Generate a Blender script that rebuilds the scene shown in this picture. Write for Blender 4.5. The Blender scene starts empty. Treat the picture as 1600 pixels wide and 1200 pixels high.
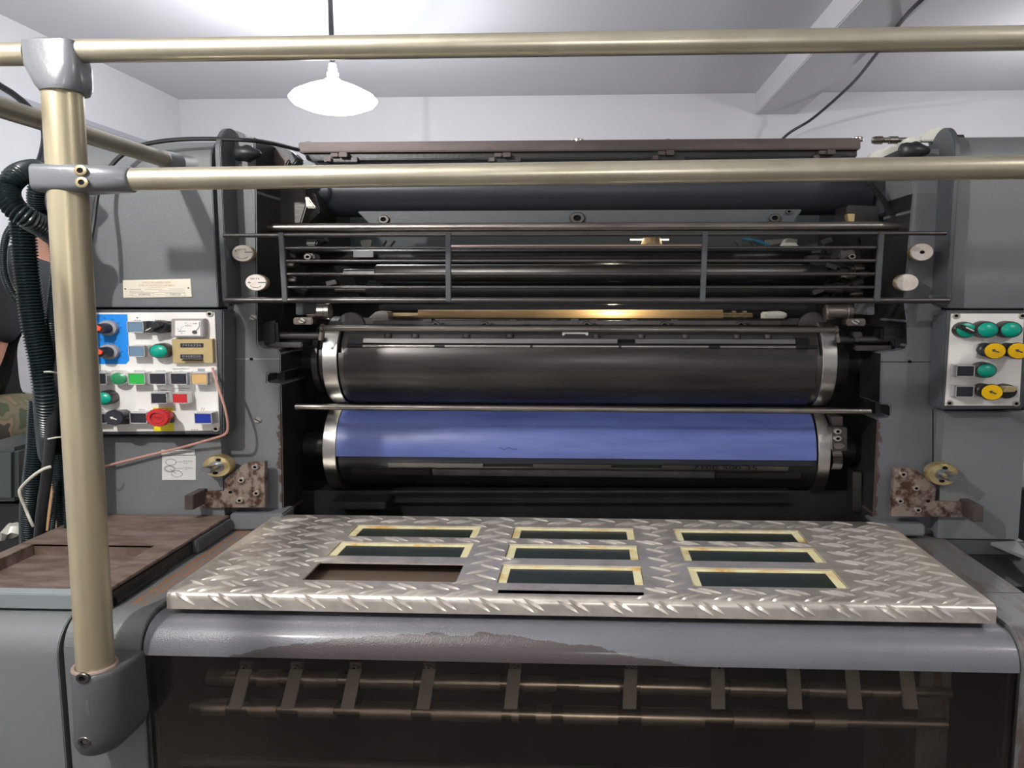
import bpy, bmesh, math, random
from mathutils import Vector, Matrix
random.seed(7)
SC = bpy.context.scene
COL = SC.collection
pi = math.pi
# ------------------------------------------------------------------ camera
CAMZ = 1.5
F_PX = 1200.0
PCX, PCY = 867.0, 600.0
PITCH = math.atan(140.0/1200.0)
YAW = math.atan(52.0*math.cos(PITCH)/1200.0)
cam_d = bpy.data.cameras.new('camera')
cam = bpy.data.objects.new('camera', cam_d); COL.objects.link(cam)
cam_d.sensor_width = 36.0
cam_d.lens = F_PX/1600.0*36.0
cam_d.shift_x = -(PCX-800.0)/1600.0
cam_d.clip_start = 0.02
cam.location = (0, 0, CAMZ)
cam.rotation_euler = (pi/2-PITCH, 0, YAW)
SC.camera = cam
RM = cam.rotation_euler.to_matrix()
# ------------------------------------------------------------------ world, lights, exposure
w = bpy.data.worlds.new('world'); SC.world = w; w.use_nodes = True
w.node_tree.nodes['Background'].inputs[0].default_value = (0.6, 0.65, 0.75, 1)
w.node_tree.nodes['Background'].inputs[1].default_value = 0.2
def point_light(name, loc, power, color, r=0.05):
    l = bpy.data.lights.new(name, 'POINT'); l.energy = power; l.color = color; l.shadow_soft_size = r
    o = bpy.data.objects.new(name, l); COL.objects.link(o); o.location = loc; return o
point_light('front_bulb_light', (-0.98, 0.14, CAMZ+0.72), 44, (1.0, 0.97, 0.93), 0.02)
point_light('right_bulb_light', (1.5, 0.15, CAMZ+0.85), 13, (1.0, 0.96, 0.92), 0.04)
point_light('aisle_fill_light', (0.1, -1.7, CAMZ+0.2), 12, (1.0, 0.97, 0.94), 0.08)  # added fill from behind the camera, no bulb known there
point_light('rear_fill_light', (1.9, 3.0, CAMZ+0.55), 8, (0.99, 0.98, 1.0), 0.06)  # added fill to brighten the back wall and ceiling
point_light('pendant_bulb_light', (-0.9, 2.7, CAMZ+0.45), 14, (0.96, 0.97, 1.0), 0.05)
point_light('roller_fill_light', (0.06, 1.84, CAMZ+0.0), 0.5, (1.0, 0.85, 0.6), 0.01)  # warm light added inside the press to brighten the tan roller
SC.view_settings.view_transform = 'Standard'
SC.view_settings.look = 'None'
SC.view_settings.exposure = 0.65
SC.view_settings.gamma = 1.0
SC.view_settings.use_curve_mapping = False

def ray(px, py):
    v = RM @ Vector(((px-PCX)/F_PX, -(py-PCY)/F_PX, -1.0)); return v
C0 = Vector((0, 0, CAMZ))
def P(px, py, Y):
    v = ray(px, py); return C0 + v*(Y/v.y)
def PZ(px, py, Z):
    v = ray(px, py); return C0 + v*((Z-CAMZ)/v.z)
def X(px, py, Y): return P(px, py, Y).x
def Zc(px, py, Y): return P(px, py, Y).z

# ------------------------------------------------------------------ materials
MATS = {}
def mat(name, col, rough=0.5, metal=0.0, bump=0.0, bscale=200.0, var=0.0, vscale=8.0, col2=None, emis=None, spec=0.5, stretch=(1,1,1), vlo=0.4, vhi=0.65, coat=0.0, det=4.0):
    if name in MATS: return MATS[name]
    m = bpy.data.materials.new(name); m.use_nodes = True
    nt = m.node_tree; b = nt.nodes['Principled BSDF']
    b.inputs['Base Color'].default_value = (*col, 1)
    b.inputs['Roughness'].default_value = rough
    b.inputs['Metallic'].default_value = metal
    b.inputs['Specular IOR Level'].default_value = spec
    if coat: b.inputs['Coat Weight'].default_value = coat; b.inputs['Coat Roughness'].default_value = 0.15
    if emis:
        b.inputs['Emission Color'].default_value = (*emis[0], 1); b.inputs['Emission Strength'].default_value = emis[1]
    tc = None
    if bump or var:
        tc = nt.nodes.new('ShaderNodeNewGeometry')
        mp = nt.nodes.new('ShaderNodeMapping'); mp.inputs['Scale'].default_value = stretch
        nt.links.new(tc.outputs['Position'], mp.inputs['Vector'])
    if bump:
        n = nt.nodes.new('ShaderNodeTexNoise'); n.inputs['Scale'].default_value = bscale; n.inputs['Detail'].default_value = 3
        bp = nt.nodes.new('ShaderNodeBump'); bp.inputs['Strength'].default_value = bump; bp.inputs['Distance'].default_value = 0.002
        nt.links.new(mp.outputs[0], n.inputs['Vector']); nt.links.new(n.outputs['Fac'], bp.inputs['Height'])
        nt.links.new(bp.outputs[0], b.inputs['Normal'])
    if var:
        n2 = nt.nodes.new('ShaderNodeTexNoise'); n2.inputs['Scale'].default_value = vscale; n2.inputs['Detail'].default_value = det; n2.inputs['Roughness'].default_value = 0.65
        nt.links.new(mp.outputs[0], n2.inputs['Vector'])
        cr = nt.nodes.new('ShaderNodeMapRange'); cr.inputs[1].default_value = vlo; cr.inputs[2].default_value = vhi; cr.inputs[3].default_value = 0; cr.inputs[4].default_value = var
        nt.links.new(n2.outputs['Fac'], cr.inputs[0])
        mx = nt.nodes.new('ShaderNodeMix'); mx.data_type = 'RGBA'
        mx.inputs[6].default_value = (*col, 1); mx.inputs[7].default_value = (*(col2 or tuple(c*0.5 for c in col)), 1)
        nt.links.new(cr.outputs[0], mx.inputs[0]); nt.links.new(mx.outputs[2], b.inputs['Base Color'])
    MATS[name] = m; return m
def chipmat(name, col, chip, expr, rough=0.42, bump=0.25, bscale=420, nscale=45, namp=0.02, sharp=0.002, coat=0.0):
    """painted metal whose paint has come off where expr(x,y,z nodes)+noise > 0 (position-fixed wear)"""
    m = mat(name, col, rough, 0.0, bump, bscale, 0.35, 5.0, tuple(c*0.8 for c in col), coat=coat)
    nt = m.node_tree; b = nt.nodes['Principled BSDF']
    g = nt.nodes.new('ShaderNodeNewGeometry'); s = nt.nodes.new('ShaderNodeSeparateXYZ'); nt.links.new(g.outputs['Position'], s.inputs[0])
    def M(op, a, c):
        n = nt.nodes.new('ShaderNodeMath'); n.operation = op
        for i, v in enumerate((a, c)):
            if v is None: continue
            if isinstance(v, (int, float)): n.inputs[i].default_value = v
            else: nt.links.new(v, n.inputs[i])
        return n.outputs[0]
    e = expr(M, s.outputs[0], s.outputs[1], s.outputs[2])
    n = nt.nodes.new('ShaderNodeTexNoise'); n.inputs['Scale'].default_value = nscale; n.inputs['Detail'].default_value = 5; n.inputs['Roughness'].default_value = 0.6
    nt.links.new(g.outputs['Position'], n.inputs['Vector'])
    nn = M('MULTIPLY', M('SUBTRACT', n.outputs['Fac'], 0.5), namp*2)
    t = M('ADD', e, nn)
    mr = nt.nodes.new('ShaderNodeMapRange'); mr.inputs[1].default_value = 0; mr.inputs[2].default_value = sharp
    nt.links.new(t, mr.inputs[0])
    mx = nt.nodes.new('ShaderNodeMix'); mx.data_type = 'RGBA'; mx.inputs[7].default_value = (*chip, 1)
    old = b.inputs['Base Color'].links[0].from_socket
    nt.links.new(old, mx.inputs[6]); nt.links.new(mr.outputs[0], mx.inputs[0]); nt.links.new(mx.outputs[2], b.inputs['Base Color'])
    return m

GREY = (0.165, 0.176, 0.182)
m_paint = mat('grey_enamel', GREY, 0.42, 0, 0.3, 420, 0.35, 4.0, (0.125, 0.132, 0.142))
m_paint_d = mat('dark_grey_enamel', (0.075, 0.082, 0.09), 0.4, 0, 0.25, 420, 0.4, 6, (0.05, 0.055, 0.06))
m_black = mat('oily_black_iron', (0.018, 0.019, 0.021), 0.35, 0.3, 0.2, 160, 0.6, 12, (0.035, 0.034, 0.033))
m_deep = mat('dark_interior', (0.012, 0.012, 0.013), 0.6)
m_steel = mat('brushed_steel', (0.50, 0.49, 0.47), 0.3, 1.0, 0.1, 60, 0.5, 10, (0.33, 0.32, 0.30), stretch=(1, 8, 8))
m_rod = mat('worn_steel_rod', (0.34, 0.31, 0.28), 0.32, 1.0, 0.1, 300, 0.7, 20, (0.13, 0.11, 0.10), stretch=(0.3, 4, 4))
m_darksteel = mat('dark_steel', (0.13, 0.125, 0.12), 0.38, 0.9, 0.1, 200, 0.7, 14, (0.06, 0.056, 0.052), stretch=(0.3, 1, 1))
m_ring = mat('polished_bearer_steel', (0.60, 0.59, 0.56), 0.28, 1.0, 0, 100, 0.4, 12, (0.42, 0.41, 0.38))
m_bolt = mat('zinc_bolt', (0.62, 0.59, 0.52), 0.35, 0.9)
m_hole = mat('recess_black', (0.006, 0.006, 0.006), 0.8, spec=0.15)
m_rail = mat('champagne_tube', (0.70, 0.66, 0.51), 0.30, 0.8, 0.06, 80, 0.5, 14, (0.48, 0.43, 0.32), stretch=(0.6, 1, 0.6))
m_post = mat('champagne_post', (0.52, 0.45, 0.30), 0.36, 0.65, 0.06, 80, 0.6, 10, (0.42, 0.39, 0.28), stretch=(1, 1, 0.35))
m_clamp = mat('grey_cast_clamp', (0.17, 0.18, 0.195), 0.3, 0.1, 0.1, 200, coat=0.3)
m_wall = mat('white_plaster', (0.75, 0.745, 0.765), 0.85, 0, 0.3, 30, 0.35, 2.2, (0.66, 0.66, 0.71))
m_ceil = mat('ceiling_plaster', (0.66, 0.655, 0.68), 0.9, 0, 0.2, 20, 0.3, 1.5, (0.60, 0.60, 0.65))
m_floor = mat('concrete_floor', (0.12, 0.11, 0.10), 0.7, 0, 0.3, 40, 0.6, 3, (0.07, 0.065, 0.06))
m_alu = mat('aluminium_tread', (0.80, 0.75, 0.67), 0.31, 0.65, 0.12, 70, 0.75, 22, (0.50, 0.45, 0.41), vlo=0.42, vhi=0.7)
m_tray = mat('rusty_brown_tray', (0.12, 0.08, 0.062), 0.5, 0.1, 0.25, 120, 0.9, 14, (0.24, 0.185, 0.16), stretch=(1, 3, 1))
m_rust = mat('rusted_bracket_steel', (0.33, 0.27, 0.225), 0.45, 0.6, 0.3, 200, 1.0, 38, (0.09, 0.045, 0.03), vlo=0.46, vhi=0.6)
m_blue = mat('blue_blanket', (0.115, 0.155, 0.42), 0.38, 0.0, 0.05, 120, 0.8, 9, (0.07, 0.095, 0.28), stretch=(0.5, 1, 3.5), vlo=0.45, vhi=0.7)
m_plate = mat('black_printing_plate', (0.045, 0.043, 0.042), 0.3, 0.6, 0.05, 200, 0.7, 7, (0.11, 0.10, 0.095), stretch=(0.35, 1, 4), vlo=0.45, vhi=0.75)
m_gold = mat('tan_roller', (0.80, 0.55, 0.28), 0.4, 0.2, 0, 10, 0.5, 5, (0.42, 0.25, 0.10))
m_hose = mat('black_corrugated_plastic', (0.012, 0.02, 0.022), 0.25, 0)
m_rubber = mat('black_rubber', (0.015, 0.016, 0.018), 0.4)
m_white = mat('white_panel_print', (0.80, 0.79, 0.76), 0.45, 0, 0, 10, 0.3, 8, (0.70, 0.68, 0.64))
m_cream = mat('cream_plate', (0.85, 0.80, 0.66), 0.35, 0.2)
m_ink = mat('legend_ink', (0.06, 0.06, 0.07), 0.6)
m_redink = mat('faded_red_print', (0.62, 0.38, 0.28), 0.6)
m_bluelab = mat('blue_label', (0.01, 0.24, 0.75), 0.4)
m_chrome = mat('chrome_bezel', (0.66, 0.66, 0.66), 0.28, 0.6)
m_blkbtn = mat('black_button', (0.018, 0.02, 0.028), 0.3)
m_gbbtn = mat('grey_blue_button', (0.13, 0.22, 0.32), 0.3)
m_teal = mat('teal_button', (0.0, 0.33, 0.23), 0.3, emis=None)
m_green = mat('green_button', (0.02, 0.42, 0.06), 0.3)
m_dgreen = mat('dark_green_button', (0.03, 0.24, 0.10), 0.3)
m_beige = mat('amber_lens', (0.62, 0.40, 0.17), 0.25)
m_red = mat('red_button', (0.52, 0.02, 0.022), 0.3)
m_orange = mat('orange_red_pointer', (0.85, 0.09, 0.04), 0.4)
m_bluebtn = mat('blue_button', (0.01, 0.03, 0.30), 0.3)
m_yellow = mat('yellow_button', (0.85, 0.50, 0.0), 0.35)
m_yel2 = mat('yellow_label', (0.80, 0.68, 0.01), 0.5)
m_brass = mat('brass', (0.62, 0.50, 0.27), 0.35, 0.8, 0, 10, 0.4, 40, (0.42, 0.28, 0.1))
m_brassp = mat('brass_meter_plate', (0.50, 0.39, 0.19), 0.45, 0.3)
m_disc = mat('aluminium_dial_disc', (0.82, 0.78, 0.70), 0.35, 0.3, 0, 10, 0.7, 60, (0.68, 0.55, 0.45))
m_copper = mat('copper_pink_wire', (0.50, 0.27, 0.22), 0.4)
m_putty = mat('cream_casting', (0.72, 0.72, 0.64), 0.4)
m_browns = mat('brownish_steel', (0.11, 0.088, 0.085), 0.45, 0.4, 0.1, 100, 0.8, 10, (0.06, 0.046, 0.043), stretch=(0.4, 2, 2))
m_skin = mat('skin', (0.50, 0.25, 0.17), 0.5)
m_shirt = mat('black_shirt', (0.02, 0.022, 0.026), 0.85, 0, 0.3, 60)
m_hair = mat('black_hair', (0.01, 0.008, 0.008), 0.6)
m_greyp = mat('light_grey_plastic', (0.30, 0.30, 0.32), 0.5)
m_bag = mat('crumpled_plastic', (0.42, 0.43, 0.36), 0.3)
m_card = mat('cardboard', (0.50, 0.30, 0.15), 0.8)
m_greencab = mat('green_grey_metal', (0.07, 0.085, 0.085), 0.35, 0.3)
m_string = mat('dirty_white_string', (0.55, 0.53, 0.45), 0.8)
m_gasket = mat('aged_yellow_sealant', (0.86, 0.80, 0.48), 0.5, 0, 0.1, 80, 0.95, 16, (0.72, 0.36, 0.03), stretch=(1, 1, 1), vlo=0.5, vhi=0.68)
m_pane = mat('dark_green_glass', (0.018, 0.028, 0.020), 0.3, 0, 0.05, 30, 0.5, 14, (0.035, 0.045, 0.035))
m_woodgr = mat('greasy_brown_board', (0.16, 0.115, 0.085), 0.4, 0.2, 0.1, 60, 0.9, 30, (0.16, 0.12, 0.09), stretch=(0.15, 3, 3))
def camo():
    m = bpy.data.materials.new('camouflage_cloth'); m.use_nodes = True; nt = m.node_tree; b = nt.nodes['Principled BSDF']; b.inputs['Roughness'].default_value = 0.9
    g = nt.nodes.new('ShaderNodeNewGeometry'); n = nt.nodes.new('ShaderNodeTexNoise'); n.inputs['Scale'].default_value = 11; nt.links.new(g.outputs['Position'], n.inputs['Vector'])
    r = nt.nodes.new('ShaderNodeValToRGB'); r.color_ramp.interpolation = 'CONSTANT'
    cs = [(0, (.05, .06, .03)), (.42, (.13, .11, .07)), (.5, (.10, .10, .05)), (.56, (.19, .12, .08)), (.64, (.04, .035, .025))]
    r.color_ramp.elements[0].color = (*cs[0][1], 1); r.color_ramp.elements[1].position = cs[1][0]; r.color_ramp.elements[1].color = (*cs[1][1], 1)
    for p, c in cs[2:]:
        e = r.color_ramp.elements.new(p); e.color = (*c, 1)
    nt.links.new(n.outputs['Fac'], r.inputs[0]); nt.links.new(r.outputs[0], b.inputs['Base Color']); return m
m_camo = camo()
def smoky():
    m = bpy.data.materials.new('smoky_clear_plastic'); m.use_nodes = True; nt = m.node_tree; nt.nodes.clear()
    o = nt.nodes.new('ShaderNodeOutputMaterial'); t = nt.nodes.new('ShaderNodeBsdfTransparent'); t.inputs[0].default_value = (0.98, 0.95, 0.91, 1)
    g = nt.nodes.new('ShaderNodeBsdfGlossy'); g.inputs['Roughness'].default_value = 0.12; g.inputs[0].default_value = (0.8, 0.8, 0.8, 1)
    f = nt.nodes.new('ShaderNodeFresnel'); f.inputs[0].default_value = 1.45
    mx = nt.nodes.new('ShaderNodeMixShader'); nt.links.new(f.outputs[0], mx.inputs[0]); nt.links.new(t.outputs[0], mx.inputs[1]); nt.links.new(g.outputs[0], mx.inputs[2])
    d = nt.nodes.new('ShaderNodeBsdfDiffuse'); d.inputs[0].default_value = (0.10, 0.09, 0.08, 1)
    geo = nt.nodes.new('ShaderNodeNewGeometry'); n = nt.nodes.new('ShaderNodeTexNoise'); n.inputs['Scale'].default_value = 5; n.inputs['Detail'].default_value = 6
    nt.links.new(geo.outputs['Position'], n.inputs['Vector'])
    mr = nt.nodes.new('ShaderNodeMapRange'); mr.inputs[1].default_value = 0.4; mr.inputs[2].default_value = 0.75; mr.inputs[3].default_value = 0.01; mr.inputs[4].default_value = 0.08
    nt.links.new(n.outputs['Fac'], mr.inputs[0])
    m2 = nt.nodes.new('ShaderNodeMixShader'); nt.links.new(mr.outputs[0], m2.inputs[0]); nt.links.new(mx.outputs[0], m2.inputs[1]); nt.links.new(d.outputs[0], m2.inputs[2])
    nt.links.new(m2.outputs[0], o.inputs[0]); return m
m_smoky = smoky()

# ------------------------------------------------------------------ object helpers
def link(name, data, parent=None):
    o = bpy.data.objects.new(name, data); COL.objects.link(o)
    if parent is not None:
        o.parent = parent; o.matrix_parent_inverse = parent_world(parent).inverted()
    return o
def parent_world(p):
    m = Matrix.Translation(p.location)
    return m if p.parent is None else Matrix.Identity(4)
def obj(name, bm, m, parent=None, smooth=True, angle=35):
    me = bpy.data.meshes.new(name)
    bmesh.ops.recalc_face_normals(bm, faces=bm.faces[:])
    if smooth:
        for f in bm.faces: f.smooth = True
        for e in bm.edges:
            if len(e.link_faces) == 2:
                if e.calc_face_angle(0) > math.radians(angle): e.smooth = False
    bm.to_mesh(me); bm.free()
    for mm in (m if isinstance(m, (list, tuple)) else [m]): me.materials.append(mm)
    return link(name, me, parent)
def thing(name, label, cat, loc=(0, 0, 0), group=None):
    o = bpy.data.objects.new(name, None); COL.objects.link(o); o.location = loc; o.empty_display_size = 0.05
    o['label'] = label; o['category'] = cat
    if group: o['group'] = group
    return o
def tag(o, label, cat=None, group=None):
    o['label'] = label
    if cat: o['category'] = cat
    if group: o['group'] = group
    return o
def NB(): return bmesh.new()
def setmi(bm, n0, mi):
    bm.faces.ensure_lookup_table()
    for f in bm.faces[n0:]: f.material_index = mi
def box(bm, x0, x1, y0, y1, z0, z1, bev=0.0, rot=None, mi=0):
    if x0 > x1: x0, x1 = x1, x0
    if y0 > y1: y0, y1 = y1, y0
    if z0 > z1: z0, z1 = z1, z0
    n0 = len(bm.faces)
    c = Vector(((x0+x1)/2, (y0+y1)/2, (z0+z1)/2))
    M = Matrix.Translation(c)
    if rot is not None: M = M @ rot
    M = M @ Matrix.Diagonal((x1-x0, y1-y0, z1-z0, 1))
    t = bmesh.new()
    r = bmesh.ops.create_cube(t, size=1, matrix=M)
    if bev: bmesh.ops.bevel(t, geom=t.edges[:], offset=bev, segments=2, affect='EDGES', clamp_overlap=True)
    merge(bm, t, mi); return bm
def merge(bm, t, mi=0):
    vm = {}
    for v in t.verts: vm[v] = bm.verts.new(v.co)
    for f in t.faces:
        try:
            nf = bm.faces.new([vm[v] for v in f.verts]); nf.material_index = mi if mi else f.material_index
        except ValueError: pass
    t.free()
def prism(bm, pts, y0, y1, bev=0.0, mi=0):
    """pts: list of (x,z) outline, extruded from y0 to y1"""
    t = bmesh.new()
    a = [t.verts.new((p[0], y0, p[1])) for p in pts]; b = [t.verts.new((p[0], y1, p[1])) for p in pts]
    t.faces.new(a); t.faces.new(b[::-1])
    n = len(pts)
    for i in range(n): t.faces.new([a[i], a[(i+1) % n], b[(i+1) % n], b[i]])
    bmesh.ops.recalc_face_normals(t, faces=t.faces[:])
    if bev: bmesh.ops.bevel(t, geom=t.edges[:], offset=bev, segments=2, affect='EDGES', clamp_overlap=True)
    merge(bm, t, mi); return bm
def ppx(pts, Y): return [(P(a, b, Y).x, P(a, b, Y).z) for a, b in pts]
def extr_x(bm, pts, x0, x1, mi=0, bev=0.0):
    """pts: (y,z) outline, extruded in x"""
    t = bmesh.new()
    a = [t.verts.new((x0, p[0], p[1])) for p in pts]; b = [t.verts.new((x1, p[0], p[1])) for p in pts]
    t.faces.new(a); t.faces.new(b[::-1]); n = len(pts)
    for i in range(n): t.faces.new([a[i], a[(i+1) % n], b[(i+1) % n], b[i]])
    bmesh.ops.recalc_face_normals(t, faces=t.faces[:])
    if bev: bmesh.ops.bevel(t, geom=t.edges[:], offset=bev, segments=2, affect='EDGES', clamp_overlap=True)
    merge(bm, t, mi); return bm
def boxpx(bm, px0, py0, px1, py1, Y0, Y1, bev=0.0, mi=0):
    return prism(bm, ppx([(px0, py0), (px1, py0), (px1, py1), (px0, py1)], Y0), Y0, Y1, bev, mi)
def sweep(bm, pts, rad, seg=12, mi=0, caps=True, sx=1.0):
    """tube along points; rad number or list"""
    pts = [Vector(p) for p in pts]; n = len(pts)
    rr = rad if isinstance(rad, (list, tuple)) else [rad]*n
    rings = []
    T = (pts[1]-pts[0]).normalized()
    up = Vector((0, 0, 1)) if abs(T.z) < 0.9 else Vector((0, 1, 0))
    N = (up - T*up.dot(T)).normalized()
    for i in range(n):
        if i == 0: t = pts[1]-pts[0]
        elif i == n-1: t = pts[-1]-pts[-2]
        else: t = (pts[i+1]-pts[i]).normalized()+(pts[i]-pts[i-1]).normalized()
        if t.length < 1e-9: t = T
        t.normalize(); N = (N - t*N.dot(t)).normalized(); B = t.cross(N)
        rings.append([bm.verts.new(pts[i]+(N*math.cos(2*pi*k/seg)+B*math.sin(2*pi*k/seg))*rr[i]) for k in range(seg)])
    for i in range(n-1):
        for k in range(seg):
            f = bm.faces.new([rings[i][k], rings[i][(k+1) % seg], rings[i+1][(k+1) % seg], rings[i+1][k]]); f.material_index = mi
    if caps:
        f = bm.faces.new(rings[0][::-1]); f.material_index = mi
        f = bm.faces.new(rings[-1]); f.material_index = mi
    return bm
def lathe(bm, c, prof, axis='y', sx=1.0, seg=28, mi=0, mis=None):
    """prof: (radius, offset along axis) from centre out; sx widens the disc in x"""
    rings = []
    for r, h in prof:
        ring = []
        for k in range(seg):
            a = 2*pi*k/seg; u, v = math.cos(a)*r, math.sin(a)*r
            if axis == 'y': co = (c[0]+u*sx, c[1]+h, c[2]+v)
            elif axis == 'x': co = (c[0]+h, c[1]+u, c[2]+v)
            else: co = (c[0]+u*sx, c[1]+v, c[2]+h)
            ring.append(bm.verts.new(co))
        rings.append(ring)
    for i in range(len(rings)-1):
        for k in range(seg):
            try:
                f = bm.faces.new([rings[i][k], rings[i][(k+1) % seg], rings[i+1][(k+1) % seg], rings[i+1][k]]); f.material_index = mis[i] if mis else mi
            except ValueError: pass
    for q, ring in ((0, rings[0]), (len(rings)-2, rings[-1])):
        if prof[0 if ring is rings[0] else -1][0] > 1e-6:
            f = bm.faces.new(ring); f.material_index = (mis[q] if mis else mi)
    return bm
def cylx(bm, x0, x1, y, z, r, seg=32, mi=0, steps=None):
    return lathe(bm, (0, y, z), [(r, x0), (r, x1)], 'x', seg=seg, mi=mi)
def arcx(bm, x0, x1, yc, zc, r0, r1, a0, a1, n=24, mi=0):
    """solid arc segment of a drum whose axis runs in x; angle 0 faces the viewer, 90 is up"""
    pts = []
    for i in range(n+1):
        a = math.radians(a0+(a1-a0)*i/n); pts.append((yc-r1*math.cos(a), zc+r1*math.sin(a)))
    for i in range(n, -1, -1):
        a = math.radians(a0+(a1-a0)*i/n); pts.append((yc-r0*math.cos(a), zc+r0*math.sin(a)))
    m = n+1
    A = [bm.verts.new((x0, p[0], p[1])) for p in pts]; B = [bm.verts.new((x1, p[0], p[1])) for p in pts]
    for i in range(len(pts)):
        j = (i+1) % len(pts); f = bm.faces.new([A[i], A[j], B[j], B[i]]); f.material_index = mi
    for V in (A, B):
        for i in range(n):
            f = bm.faces.new([V[i], V[i+1], V[2*n-i], V[2*n+1-i]]); f.material_index = mi
    return bm
SX = 1.333
def bolt(parent, px, py, Y, rpx, m=None, name='bolt', depth=0.006, sx=SX):
    c = P(px, py, Y); r = rpx*Y/1200.0/sx
    bm = NB(); d = -depth
    lathe(bm, c, [(0.0005, d*0.3), (r*0.42, d*0.3), (r*0.5, d), (r*0.88, d), (r, d*0.7), (r, 0.001)], 'y', sx, 18, mis=[1, 1, 0, 0, 0])
    return obj(name, bm, [m or m_bolt, m_hole], parent)
def slotbolt(parent, px, py, Y, rpx, m=None, name='screw', depth=0.004):
    c = P(px, py, Y); r = rpx*Y/1200.0/SX
    bm = NB(); d = -depth
    lathe(bm, c, [(0.0005, d), (r*0.8, d), (r, d*0.5), (r, 0.001)], 'y', SX, 18)
    box(bm, c.x-r*1.0, c.x+r*1.0, c.y+d-0.0006, c.y+d+0.001, c.z-r*0.13, c.z+r*0.13, rot=Matrix.Rotation(0.5, 4, 'Y'), mi=1)
    return obj(name, bm, [m or m_bolt, m_hole], parent)
def text(s, px, py, Y, hpx, m, parent, name='lettering', wpx=None, rotz=0.0, extr=0.0003):
    """raised print facing the viewer, centred on the point"""
    cu = bpy.data.curves.new('t', 'FONT'); cu.body = s; cu.align_x = 'CENTER'; cu.align_y = 'CENTER'; cu.size = 1.0; cu.extrude = 0.0
    cu.resolution_u = 2
    to = bpy.data.objects.new('t', cu); COL.objects.link(to); bpy.context.view_layer.update()
    me = bpy.data.meshes.new_from_object(to)
    bpy.data.objects.remove(to); bpy.data.curves.remove(cu)
    xs = [v.co.x for v in me.vertices]; ys = [v.co.y for v in me.vertices]
    if not xs: return None
    W, H = max(xs)-min(xs), max(ys)-min(ys); cx, cy = (max(xs)+min(xs))/2, (max(ys)+min(ys))/2
    k = Y/1200.0; sy = hpx*k/H; sxx = (wpx*k/W) if wpx else sy*SX
    c = P(px, py, Y); cr, sr = math.cos(rotz), math.sin(rotz)
    for v in me.vertices:
        a = (v.co.x-cx)*sxx; b = (v.co.y-cy)*sy
        a, b = a*cr-b*sr, a*sr+b*cr
        v.co = (c.x+a, c.y-extr, c.z+b)
    me.materials.append(m); me.name = name
    return link(name, me, parent)
def spline(pts, n=12):
    pts = [Vector(p) for p in pts]; out = []
    for i in range(len(pts)-1):
        p0 = pts[max(i-1, 0)]; p1 = pts[i]; p2 = pts[i+1]; p3 = pts[min(i+2, len(pts)-1)]
        for j in range(n):
            t = j/n
            out.append(0.5*((2*p1)+(p2-p0)*t+(2*p0-5*p1+4*p2-p3)*t*t+(3*p1-p0-3*p2+p3)*t*t*t))
    out.append(pts[-1]); return out
def resample(path, step):
    out = [path[0]]; acc = 0
    for i in range(1, len(path)):
        a = path[i-1]; b = path[i]; L = (b-a).length
        while acc+L >= step:
            t = (step-acc)/L; a = a+(b-a)*t; out.append(a.copy()); L = (b-a).length; acc = 0
        acc += L
    return out
# ------------------------------------------------------------------ room
def struct(name, bm, m):
    o = obj(name, bm, m, None, smooth=False); o['kind'] = 'structure'; return o
WY = 4.0
ZCEIL = Zc(1050, 147, WY)
WXL = X(280, 153, WY); WXR = 3.4; YB = -3.0
b = NB(); box(b, WXL-0.15, WXR+0.15, WY, WY+0.15, 0, ZCEIL+0.1); struct('wall_back', b, m_wall)
b = NB(); box(b, WXL-0.15, WXL, YB, WY, 0, ZCEIL+0.1); struct('wall_left', b, m_wall)
b = NB(); box(b, WXR, WXR+0.15, YB, WY, 0, ZCEIL+0.1); struct('wall_right', b, m_wall)
b = NB(); box(b, WXL-0.15, WXR+0.15, YB-0.15, YB, 0, ZCEIL+0.1); struct('wall_front', b, m_wall)
b = NB(); box(b, WXL-0.15, WXR+0.15, YB-0.15, WY+0.15, -0.1, 0); struct('floor', b, m_floor)
b = NB(); box(b, WXL-0.15, WXR+0.15, YB-0.15, WY+0.15, ZCEIL, ZCEIL+0.15); struct('ceiling', b, m_ceil)
zb = Zc(1200, 179, WY)
b = NB(); box(b, X(1180, 179, WY), X(1246, 178, WY), YB, WY, zb, ZCEIL+0.02, 0.004); struct('trim_1', b, m_ceil)
# conduit on the left wall
b = NB(); cz = Zc(180, 211, 3.46); box(b, WXL-0.002, WXL+0.02, 0.5, WY, cz-0.012, cz+0.012, 0.003)
tag(obj('wall_conduit', b, mat('grey_conduit', (0.45, 0.45, 0.49), 0.6)), 'thin grey conduit strip running along the left wall below the ceiling', 'conduit')
# ------------------------------------------------------------------ hanging lamp
LY = 2.7
lc = P(521, 152, LY)
lamp = thing('pendant_lamp', 'bright white bulb hanging on a black cord under the ceiling', 'lamp', (lc.x, lc.y, ZCEIL))
b = NB(); sweep(b, [(lc.x, lc.y, ZCEIL), (lc.x, lc.y, Zc(520, 96, LY))], 0.0085, 10); obj('cord', b, m_rubber, lamp)
zs = Zc(520, 98, LY); k = LY/1200
b = NB(); lathe(b, (lc.x, lc.y, zs), [(0.001, 0), (5*k, -1*k), (6*k, -3*k), (6*k, -7*k), (7*k, -8*k), (7*k, -14*k), (9*k, -15*k), (9*k, -19*k), (6*k, -21*k), (0.001, -21*k)], 'z'); obj('lamp_holder', b, mat('white_bakelite', (0.75, 0.75, 0.75), 0.4), lamp)
b = NB(); lathe(b, (lc.x, lc.y, zs-21*k), [(0.001, 0), (8*k, -1*k), (14*k, -6*k), (40*k, -16*k), (60*k, -26*k), (66*k, -33*k), (60*k, -40*k), (40*k, -48*k), (20*k, -52*k), (0.001, -53*k)], 'z', seg=40)
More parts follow.
